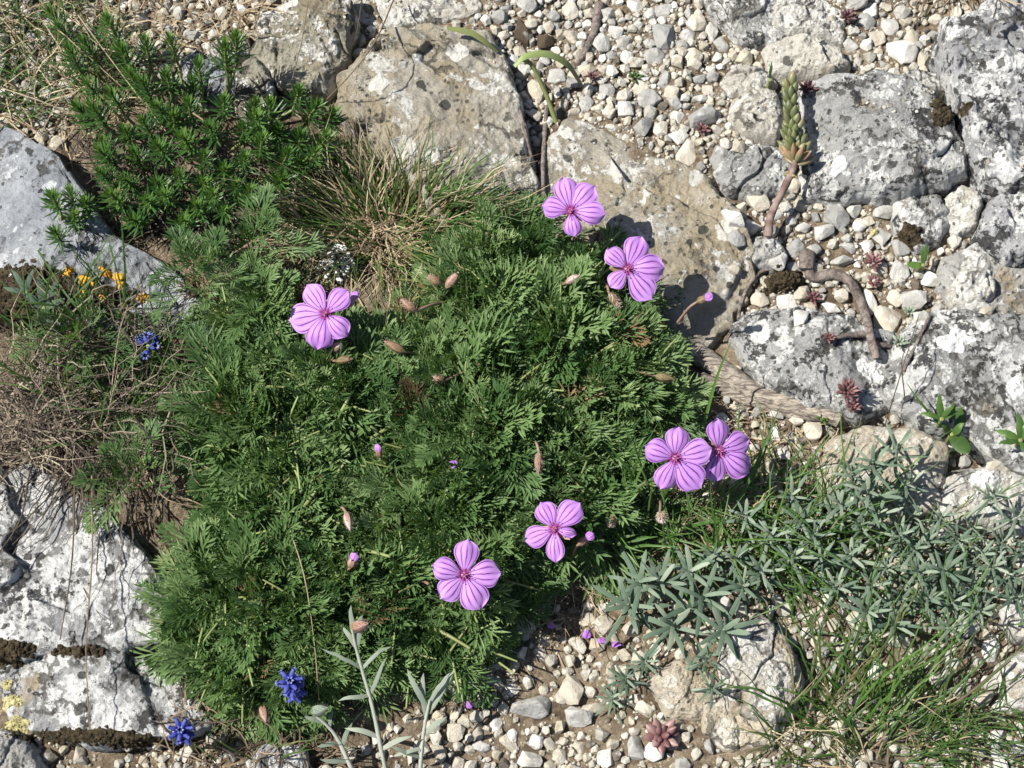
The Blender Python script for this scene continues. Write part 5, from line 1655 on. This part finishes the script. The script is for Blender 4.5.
tuft('sparse_tuft', (960, 735), 'sparse thin grass over gravel in the bottom right corner', 'grass tuft', [
    ('green_blades', M['grass'], tuft_mb(150, ell(975, 735, 60, 40), (.015, .045), (.0005, .0010), (10, 75), (10, 80), around(60, 2.4), uni(.35, .85)))])
tuft('broad_bladed_tuft', (600, 520), 'broader deep green blades rising beside the damaged flower', 'grass tuft', [
    ('green_blades', M['grass'], tuft_mb(60, polyb([(570, 490), (640, 460), (660, 520), (610, 560), (580, 545)], .01), (.028, .055), (.0014, .0026), (25, 75), (5, 60), around(100, 1.8), uni(.5, .8), 8))])
tuft('litter_patch', (170, 20), 'dry stalks and dead leaf litter along the top edge left of the olive rock', 'dry litter', [
    ('dead_stalks', M['straw'], tuft_mb(420, polyb([(90, -50), (260, -50), (270, 10), (240, 60), (150, 60), (100, 30)], .003), (.006, .026), (.0005, .0012), (-10, 30), (-20, 50), around(0, 3.14), uni(.05, .85), wob=.8))])
tuft('litter_patch', (260, 220), 'dark litter of dead stalks at the foot of the needle bush', 'dry litter', [
    ('dead_stalks', M['dead'], tuft_mb(650, polyb([(70, 120), (110, 150), (210, 150), (330, 180), (340, 260), (250, 265), (180, 255), (110, 230)], .006), (.006, .026), (.0005, .0011), (-10, 30), (-20, 50), around(0, 3.14), uni(.0, .6), wob=.8))])
tuft('straw_patch', (800, 420), 'scattered straw bits at the foot of the low mottled rock', 'dry litter', [
    ('dead_stalks', M['straw'], tuft_mb(170, polyb([(690, 400), (760, 410), (830, 430), (820, 470), (740, 480), (700, 460)], .003), (.006, .024), (.0005, .0010), (-10, 25), (-20, 40), around(-30, 1.4), uni(.1, .9), wob=.6))])
tuft('straw_fringe', (560, 640), 'short straw stems on the gravel below the damaged flower', 'dry litter', [
    ('dead_stalks', M['straw'], tuft_mb(110, polyb([(520, 590), (600, 580), (640, 610), (580, 640), (520, 660), (470, 690), (440, 700)], .003), (.008, .026), (.0004, .0008), (-5, 35), (-20, 50), around(0, 3.14), uni(.3, 1), wob=.6))])
tuft('dead_stalk_patch', (240, 715), 'dark dead stalks around the two lowest blue flowers', 'dry litter', [
    ('dead_stalks', M['straw'], tuft_mb(230, polyb([(200, 690), (330, 690), (340, 768), (210, 768), (150, 750)], .004), (.008, .030), (.0005, .0010), (-5, 45), (-20, 60), around(60, 3.1), uni(0, .55), wob=.6)),
    ('green_blades', M['grass'], tuft_mb(30, polyb([(200, 690), (330, 690), (340, 768), (210, 768)], .004), (.012, .030), (.0007, .0012), (20, 75), (10, 60), around(90, 2), uni(.4, .8)))])

# single long stalks and blades
STAL = [  # control pixels with heights, width mm, material, tint, label
    ([(78, 15, .05), (130, 85, .035), (182, 152, .014)], .8, 'straw', .75, 'long straw stalk crossing the needle bush, nearest the top left corner'),
    ([(50, 22, .045), (90, 58, .036), (132, 96, .02)], .8, 'straw', .7, 'shorter straw stalk parallel to the long one over the needle bush'),
    ([(2, 88, .03), (48, 104, .026), (98, 126, .014)], .8, 'straw', .8, 'pale straw stalk lying flat above the bluish slab'),
    ([(107, 7, .03), (122, 34, .026), (134, 60, .016)], .7, 'straw', .65, 'short grey stalk above the needle bush near the top edge'),
    ([(193, 113, .04), (220, 132, .034), (252, 158, .02)], 1.1, 'straw', .55, 'thick greyish straw leaning across the right part of the needle bush'),
    ([(395, -4, .012), (376, 40, .024), (350, 75, .03), (322, 104, .022)], .9, 'straw', .35, 'dark bent stalk across the edge of the olive grey rock'),
    ([(362, -4, .012), (359, 20, .016), (356, 36, .014)], .7, 'straw', .1, 'short black stalk beside the dark bent stalk'),
    ([(308, 2, .014), (302, 40, .02), (292, 80, .016)], .6, 'straw', .3, 'thin brown stalk on the face of the olive grey rock'),
    ([(285, 515, .05), (304, 575, .056), (314, 640, .05), (319, 700, .04)], .7, 'straw', .62, 'long thin curved straw over the lower cushion ending above the middle blue flower'),
    ([(700, 440, .012), (716, 380, .04), (732, 340, .05)], 1.6, 'grass', .9, 'bright green grass blade leaning beside the low mottled rock'),
    ([(735, 512, .014), (758, 460, .04), (782, 402, .055)], 1.6, 'grass', .7, 'green grass blade standing right of the overlapping flowers'),
    ([(820, 570, .02), (790, 600, .03), (745, 520, .02)][:2] + [(742, 622, .016)], 1.2, 'grass', .8, 'yellow green blade arching beside the broader grey leaves'),
    ([(140, 480, .024), (190, 500, .03), (204, 506, .03)], .9, 'straw', .7, 'pale twig at the lower edge of the dry tangle'),
    ([(108, 420, .02), (118, 340, .04), (128, 305, .045)], .8, 'straw', .6, 'upright straw in the dry tangle left of the dark blue flower'),
    ([(142, 455, .02), (150, 478, .026), (168, 500, .03), (203, 508, .024)], .9, 'straw', .7, 'grey twig bent along the cushion margin below the dry tangle'),
    ([(38, 250, .014), (70, 300, .03), (110, 340, .02)], 1.0, 'grass', .5, 'dark green stalk slanting across the orange lichen'),
    ([(110, 245, .018), (122, 290, .03), (132, 332, .014)], .9, 'grass', .5, 'thin green stalk in front of the orange lichen'),
    ([(30, 470, .02), (20, 520, .022), (-6, 560, .016)], 1.0, 'straw', .1, 'dark dead blade drooping over the pale crusted slab by the left edge'),
    ([(75, 470, .02), (72, 560, .024), (60, 640, .016)], .9, 'straw', .12, 'longest dark blade hanging down over the pale crusted slab'),
    ([(92, 475, .022), (92, 560, .024), (86, 650, .02), (90, 730, .016)], .8, 'straw', .4, 'thin brown blade hanging from the dry tangle to the white crusted rock'),
    ([(905, 400, .006), (902, 360, .028), (912, 340, .03)], .6, 'straw', .1, 'fine black stalk upright before the broad grey rock'),
    ([(885, 425, .006), (902, 370, .03), (918, 318, .032)], .6, 'straw', .15, 'fine dark stalk leaning across the gap by the broad grey rock'),
    ([(940, 425, .004), (920, 402, .016), (906, 382, .02)], 1.3, 'grass', .75, 'short grey green blade by the oval leaved seedling'),
    ([(1010, 660, .010), (960, 700, .02), (930, 712, .016)], 1.6, 'straw', .2, 'dark blade lying across the gravel near the right edge'),
    ([(905, 655, .012), (920, 680, .01), (935, 700, .008)], 2.6, 'grass', .5, 'broad dark green dead blade below the grey leaved shrub')]
for (ct, wmm, mk, tn, lb) in STAL:
    ps = []
    for k, (x, y, z) in enumerate(ct):
        g0 = hit(x, y); p = at(x, y, g0[2] + z * .75); p[2] = max(p[2], surf(p[0], p[1]) + .001); ps.append(p)
    P = curve_pts(ps, 14)
    c0 = P[0].copy()
    mb = MB(); n = len(P); s = np.linspace(0, 1, n)
    if mk == 'straw': tube(mb, P - c0, wmm * .0005 * (1 - .4 * s), 6, np.clip(tn + .2 * (rng.random(n) - .5), 0, 1))
    else:
        dd = unit(P[-1] - P[0]); blade(mb, P - c0, wmm * .0005 * (1 - s ** 2.5 * .9), unit(np.cross(dd, [0, 0, 1])), tn, .3)
    o = mb.build('green_stalk' if mk == 'grass' else 'dry_stalk', M[mk], None, tuple(c0))
    tag(o, lb, 'grass blade' if mk == 'grass' else 'dry stalk')

# ------------------------------------------------------------------ dead twigs and roots
def twig(ctrl, r0, r1, label, matk='bark', name='dead_branch', cat='branch', n=26, lift=.4, sq=1.0, forks=()):
    ps = []
    for (x, y) in ctrl:
        p = hit(x, y); ps.append(p + np.array([0, 0, r0 * lift]))
    P = curve_pts(ps, n)
    P[:, 2] += .0012 * fbm(P / .01, 2, len(label))
    c0 = P[0].copy()
    mb = MB(); tube(mb, P - c0, np.linspace(r0, r1, len(P)), 10, .5, lump=.14)
    o = mb.build(name, M[matk], None, tuple(c0)); tag(o, label, cat)
    for fk in forks:
        ps = [hit(x, y) + np.array([0, 0, r1]) for x, y in fk]
        mb = MB(); Q = curve_pts(ps, 10); tube(mb, Q - c0, np.linspace(r1 * .9, r1 * .4, len(Q)), 8, .5, lump=.15); mb.build('side_twig', M[matk], o)
    return o


twig([(806, 268), (812, 280), (834, 278), (850, 288), (862, 312), (868, 334), (874, 362)], .0030, .0021, 'curved grey dead branch arching over the gravel onto the low mottled rock', lift=1.5, forks=[[(868, 336), (846, 337), (826, 341)], [(872, 345), (890, 348)]])
twig([(806, 256), (805, 272)], .0042, .0036, 'dark stub at the upper end of the curved dead branch', name='branch_stub', cat='branch', n=8, lift=1.0)
twig([(600, 6), (594, 34), (586, 52), (577, 66)], .0026, .0014, 'short thick stick lying in the gravel near the top edge', name='stick', cat='stick', lift=.9)
twig([(575, 18), (582, 24), (598, 30)], .0009, .0006, 'thin twig crossing the short thick stick', name='thin_twig', cat='twig')
twig([(780, 268), (764, 271), (750, 284), (741, 304), (738, 320)], .0011, .0008, 'thin brown twig curving round the dark moss cushion', name='thin_twig', cat='twig', lift=1.2)
twig([(547, 108), (545, 130), (543, 170), (544, 200), (548, 222)], .0013, .0009, 'dark upright twig in the crack beside the tan slab', name='thin_twig', cat='twig', lift=1.5)
twig([(520, 112), (527, 140), (535, 168)], .0010, .0007, 'dark twig in the crack along the cracked slab', name='thin_twig', cat='twig')
twig([(648, 340), (690, 352), (724, 372), (762, 398), (800, 408), (838, 420)], .0062, .0042, 'weathered split root running from the cushion along the low mottled rock', 'wood', 'weathered_root', 'root', 30, .3)
twig([(700, 380), (742, 398), (790, 414), (822, 418)], .0036, .0022, 'thinner weathered root beside the split one', 'wood', 'weathered_root', 'root', 24, .5)
twig([(726, 388), (744, 410), (764, 430)], .0010, .0006, 'straight thin twig below the weathered root', name='thin_twig', cat='twig')
twig([(798, 444), (812, 436), (826, 432)], .0022, .0018, 'short brown twig end by the pale boulder', name='short_twig', cat='twig')
twig([(930, 316), (934, 300), (928, 330), (900, 356)][:1] + [(920, 336), (903, 372)], .0010, .0007, 'thin dark twig beside the broad grey rock', name='thin_twig', cat='twig')
twig([(818, 546), (832, 532), (846, 510)], .0016, .0012, 'grey woody stem at the left side of the grey leaved shrub', name='woody_stem', cat='stem', lift=3)
twig([(180, 236), (220, 246), (262, 250)], .0018, .0012, 'brown root along the foot of the needle bush', name='thin_root', cat='root')
twig([(880, 60), (905, 40), (915, 22)], .0012, .0006, 'straw coloured twig pointing to the dry tuft at the top', name='thin_twig', cat='twig')

# arching green stem at the crack
P = curve_pts([at(556, 122, .004), at(545, 92, .014), at(531, 64, .026), at(520, 60, .03)], 12)
c0 = P[0].copy(); root = empty('arching_plant', c0, 'arching olive green leaf on a thin stalk above the crack', 'plant')
mb = MB(); tube(mb, P - c0, np.linspace(.0013, .001, len(P)), 8, .4); mb.build('stalk', M['stem_green'], root)
Q = curve_pts([at(514, 66, .030), at(526, 56, .032), at(548, 54, .03), at(568, 64, .022), at(578, 78, .012), at(583, 86, .006)], 20)
mb = MB(); s = np.linspace(0, 1, len(Q)); blade(mb, Q - c0, .0018 * np.sin(PI * (.12 + .83 * s)) ** .5, np.array([.3, 1, .2]), np.clip(.75 - .75 * np.clip((s - .45) / .5, 0, 1), 0, 1), .35); mb.build('leaf', M['stem_green'], root)
Q = curve_pts([at(447, 28, .022), at(470, 32, .02), at(486, 42, .016), at(498, 52, .01)], 12); c0 = Q[0].copy()
mb = MB(); s = np.linspace(0, 1, len(Q)); blade(mb, Q - c0, .0016 * np.sin(PI * (.12 + .83 * s)) ** .5, np.array([.3, 1, .2]), .5, .35); tag(mb.build('green_leaf', M['stem_green'], None, tuple(c0)), 'olive green curved leaf on the top of the cracked slab', 'leaf')

# ------------------------------------------------------------------ succulents
M['succ_stalk'] = leaf_mat('succulent_stalk', [(0, (.06, .04, .03)), (.5, (.15, .10, .085)), (1, (.27, .21, .18))], 0, .8, .2, noise_scale=500)
def fat_leaf(mb, base, d, L, Wd, tint):
    d = unit(d); nz, na = 8, 8
    a = np.linspace(0, 2 * PI, na, endpoint=False); z = np.linspace(0, 1, nz)
    rad = Wd * np.array([.35, .7, .92, 1.0, .97, .82, .5, .06])
    x_ = unit(np.cross(d, [0.12, .05, 1.0])); y_ = np.cross(d, x_)
    bend = .12 * L * z ** 2
    V = np.asarray(base) + (z * L)[:, None, None] * d + rad[:, None, None] * (np.cos(a)[None, :, None] * x_ + .75 * np.sin(a)[None, :, None] * y_)
    V[..., 2] += bend[:, None]
    i = np.arange(nz - 1)[:, None] * na; j = np.arange(na)[None]; k = (j + 1) % na
    mb.add(V.reshape(-1, 3), np.stack([i + j, i + k, i + na + k, i + na + j], -1).reshape(-1, 4), np.repeat(np.clip(tint + .3 * (z - .5), 0, 1), na))


b0 = hit(768, 238); 
ctrl = [b0 + [0, 0, .002], at(771, 216, b0[2] + .005), at(783, 190, b0[2] + .010), at(795, 164, b0[2] + .014), at(793, 140, b0[2] + .016), at(790, 86, b0[2] + .022)]
Q = curve_pts(ctrl, 36); c0 = Q[0].copy()
root = empty('spiky_succulent', c0, 'olive succulent shoot with plump spiky leaves on a bare curved stalk', 'succulent')
mb = MB(); tube(mb, Q - c0, np.linspace(.0020, .0014, len(Q)), 12, .25 + .6 * rng.random(len(Q)), lump=.22); mb.build('stalk', M['succ_stalk'], root)
mb = MB()
T, N, B = frames(Q)
st0 = int(len(Q) * .62)
nl = 80
for k in range(nl):
    f = st0 + (len(Q) - 1 - st0) * k / (nl - 1); i = min(int(f), len(Q) - 2); t = f - i
    p = Q[i] * (1 - t) + Q[i + 1] * t; a = k * 2.39996
    rdl = math.cos(a) * N[i] + math.sin(a) * B[i]
    tp = k / nl
    d = rdl * (1.0 - .55 * tp) + T[i] * (.75 + .3 * tp)
    d = unit(d) + .28 * (rng.random(3) - .5)
    fat_leaf(mb, p - c0 + rdl * .001, d, .0088 * (1 - .25 * tp) * (.75 + .45 * rng.random()), .0020 * (.8 + .35 * rng.random()), (.15 + .55 * rng.random()) if tp > .15 else .9)
mb.build('leaves', M['sedum'], root)
mb = MB()
for k in range(7):
    a = k * 2.4 + rng.random(); i = st0 - 2; rdl = math.cos(a) * N[i] + math.sin(a) * B[i]
    fat_leaf(mb, Q[i] - c0 - T[i] * .001 * (k % 3), rdl * .8 - T[i] * .4 + .5 * (rng.random(3) - .5), .003 + .003 * rng.random(), .0011, .5 + .5 * rng.random())
mb.build('withered_leaves', M['sedum'], root)


def rosette(px, py, n, L, W, mat, tint, label, cat='succulent', h=.003, name='red_rosette', flat=.6):
    p = hit(px, py); root = empty(name, p, label, cat)
    mb = MB()
    for k in range(n):
        q = k / n; a = k * 2.39996; el = math.radians(10 + 65 * q * flat * 1.4)
        d = [math.cos(a) * math.cos(el) + .3 * (rng.random() - .5), math.sin(a) * math.cos(el) + .3 * (rng.random() - .5), math.sin(el)]
        fat_leaf(mb, np.array(d) * .0008 + [0, 0, h], d, L * .66 * (1 - .4 * q) * (.7 + .5 * rng.random()), W * (1 - .3 * q), tint[0] + (tint[1] - tint[0]) * rng.random())
    mb.build('leaves', M[mat], root)
    mb = MB(); tube(mb, np.array([[0, 0, -.002], [0, 0, h * .5], [0, 0, h + .0005]]), .0010, 6, .4); mb.build('stalk', M['stem_red'], root)
    return root


rosette(660, 738, 16, .014, .0026, 'sedum_red', (.2, .95), 'dusky pink succulent rosette on the gravel at the bottom edge', h=.004)
rosette(872, 265, 22, .009, .0011, 'sedum_red', (.2, .9), 'reddish hairy rosette in the gravel above the curved dead branch', h=.004)
rosette(872, 285, 14, .006, .0010, 'sedum_red', (.0, .5), 'dark red little rosette just below the reddish hairy one', h=.003)
rosette(828, 340, 14, .005, .0008, 'sedum_red', (.2, .6), 'tiny red rosette at the end of the dead branch side twig', h=.003)
rosette(702, 132, 12, .007, .0011, 'sedum_red', (.0, .5), 'small dark red rosette in the gravel above the tan slab', h=.002)
rosette(812, 300, 14, .007, .0009, 'sedum_red', (.0, .5), 'dark red rosette between the moss cushion and the curved dead branch', h=.003)
rosette(845, 395, 26, .010, .0012, 'sedum_red', (.0, .6), 'dark red sprawling rosette on the low mottled rock', h=.005)
rosette(851, 410, 14, .006, .0010, 'sedum_red', (.25, .45), 'crimson little rosette below the sprawling dark red one', h=.005)
rosette(823, 420, 20, .007, .0010, 'broad', (.2, .8), 'small bright green rosette beside the pale boulder', 'rosette', .004, 'green_rosette')
rosette(634, 80, 12, .006, .0009, 'broad', (.1, .6), 'tiny green rosette in the gravel above the tan slab', 'rosette', .003, 'green_rosette')
rosette(592, 80, 12, .006, .0008, 'sedum_red', (.0, .5), 'tiny dark red sprout in the gravel below the short thick stick', h=.003)
rosette(846, 20, 16, .008, .0010, 'sedum_red', (.0, .6), 'dark purple rosette near the top edge right of the pitted rock', h=.003)
rosette(805, 92, 16, .008, .0010, 'sedum_red', (.0, .45), 'dark red rosette right of the spiky succulent', h=.003)
rosette(898, 346, 12, .006, .0010, 'grey_leaf', (.5, .9), 'small bluish rosette left of the broad grey rock', 'rosette', .004, 'grey_rosette')
rosette(908, 316, 12, .006, .0009, 'grey_leaf', (.4, .9), 'pale green sprout above the broad grey rock', 'rosette', .004, 'grey_rosette')


def leafy(px, py, leaves, label, mat='broad', name='broad_leaved_seedling', cat='seedling', h=.008):
    p = hit(px, py); root = empty(name, p, label, cat)
    n = 9; s = np.linspace(0, 1, n); sh = np.sin(PI * np.clip(.06 + .93 * s, 0, 1)) ** .7
    for (az, el, L, W, tn, dr) in leaves:
        a = math.radians(az); mb = MB()
        blade(mb, arc([0, 0, h], a, math.radians(el), L * .68, math.radians(dr * 2.2), n, .3), W * .34 * sh, np.array([-math.sin(a), math.cos(a), 0]), np.clip(tn * .8 + .2 * (rng.random(n) - .5), 0, 1), .3)
        mb.build('leaf', M[mat], root)
    mb = MB(); tube(mb, np.array([[0, 0, -.002], [0, 0, h * .5], [0, 0, h + .001]]), .0011, 6, .6); mb.build('stalk', M['stem_green'], root)


leafy(948, 440, [(75, 40, .022, .014, .35, 20), (-60, 35, .018, .012, .3, 20), (150, 60, .014, .006, .7, 20), (20, 70, .014, .006, .6, 10)], 'seedling with rounded grey green leaves left of the right edge, before the broad grey rock')
leafy(938, 425, [(100, 50, .018, .005, .8, 20), (160, 40, .018, .004, .7, 30), (60, 60, .016, .004, .8, 20), (30, 35, .012, .004, .6, 20)], 'bright green narrow leaved sprout behind the round leaved seedling')
leafy(1016, 446, [(150, 35, .020, .006, .7, 40), (95, 55, .020, .006, .6, 30), (60, 50, .016, .005, .8, 20), (190, 30, .016, .004, .6, 20), (-80, 40, .014, .004, .6, 30)], 'bright green sprout at the right edge above the long white rock')
leafy(920, 272, [(175, 15, .012, .006, 1.0, 10), (80, 60, .018, .003, .7, 20), (100, 50, .014, .003, .6, 10)], 'small sprout with one orange green leaf right of the reddish rosettes')
leafy(48, 315, [(100, 45, .024, .006, .1, 20), (60, 40, .022, .006, .1, 30), (150, 35, .022, .006, .05, 30), (-60, 35, .020, .006, .1, 30), (-110, 40, .018, .005, .05, 40), (20, 40, .018, .005, .1, 30)], 'greyish leaved seedling beside the orange lichen on the bluish slab', 'grey_leaf')
leafy(30, 300, [(120, 45, .020, .004, .3, 20), (70, 50, .020, .004, .3, 20), (170, 35, .016, .004, .2, 30)], 'narrow leaved grey sprout left of the greyish leaved seedling', 'grey_leaf')
leafy(768, 88, [(95, 70, .016, .0018, .3, 20), (110, 65, .014, .0016, .4, 20)], 'two thin grass like leaves beside the square white block', 'broad')

# pale reindeer-lichen clump under the tussock
p = hit(338, 268); mb = MB(); r3 = np.random.default_rng(3)
for k in range(70):
    a = r3.random() * 6.28; q = math.sqrt(r3.random()) * .009
    base = np.array([math.cos(a) * q, math.sin(a) * q * 1.1, 0]); e = base + np.array([.002 * (r3.random() - .5), .002 * (r3.random() - .5), .006 + .006 * r3.random()])
    tube(mb, np.array([base, (base + e) / 2 + .001 * (r3.random(3) - .5), e]), [.0006, .0008, .0011], 6, .5, lump=.2)
tag(mb.build('pale_lichen_clump', M['pale'], None, tuple(p)), 'whitish bushy lichen clump between the tussock and the purple flower', 'lichen')
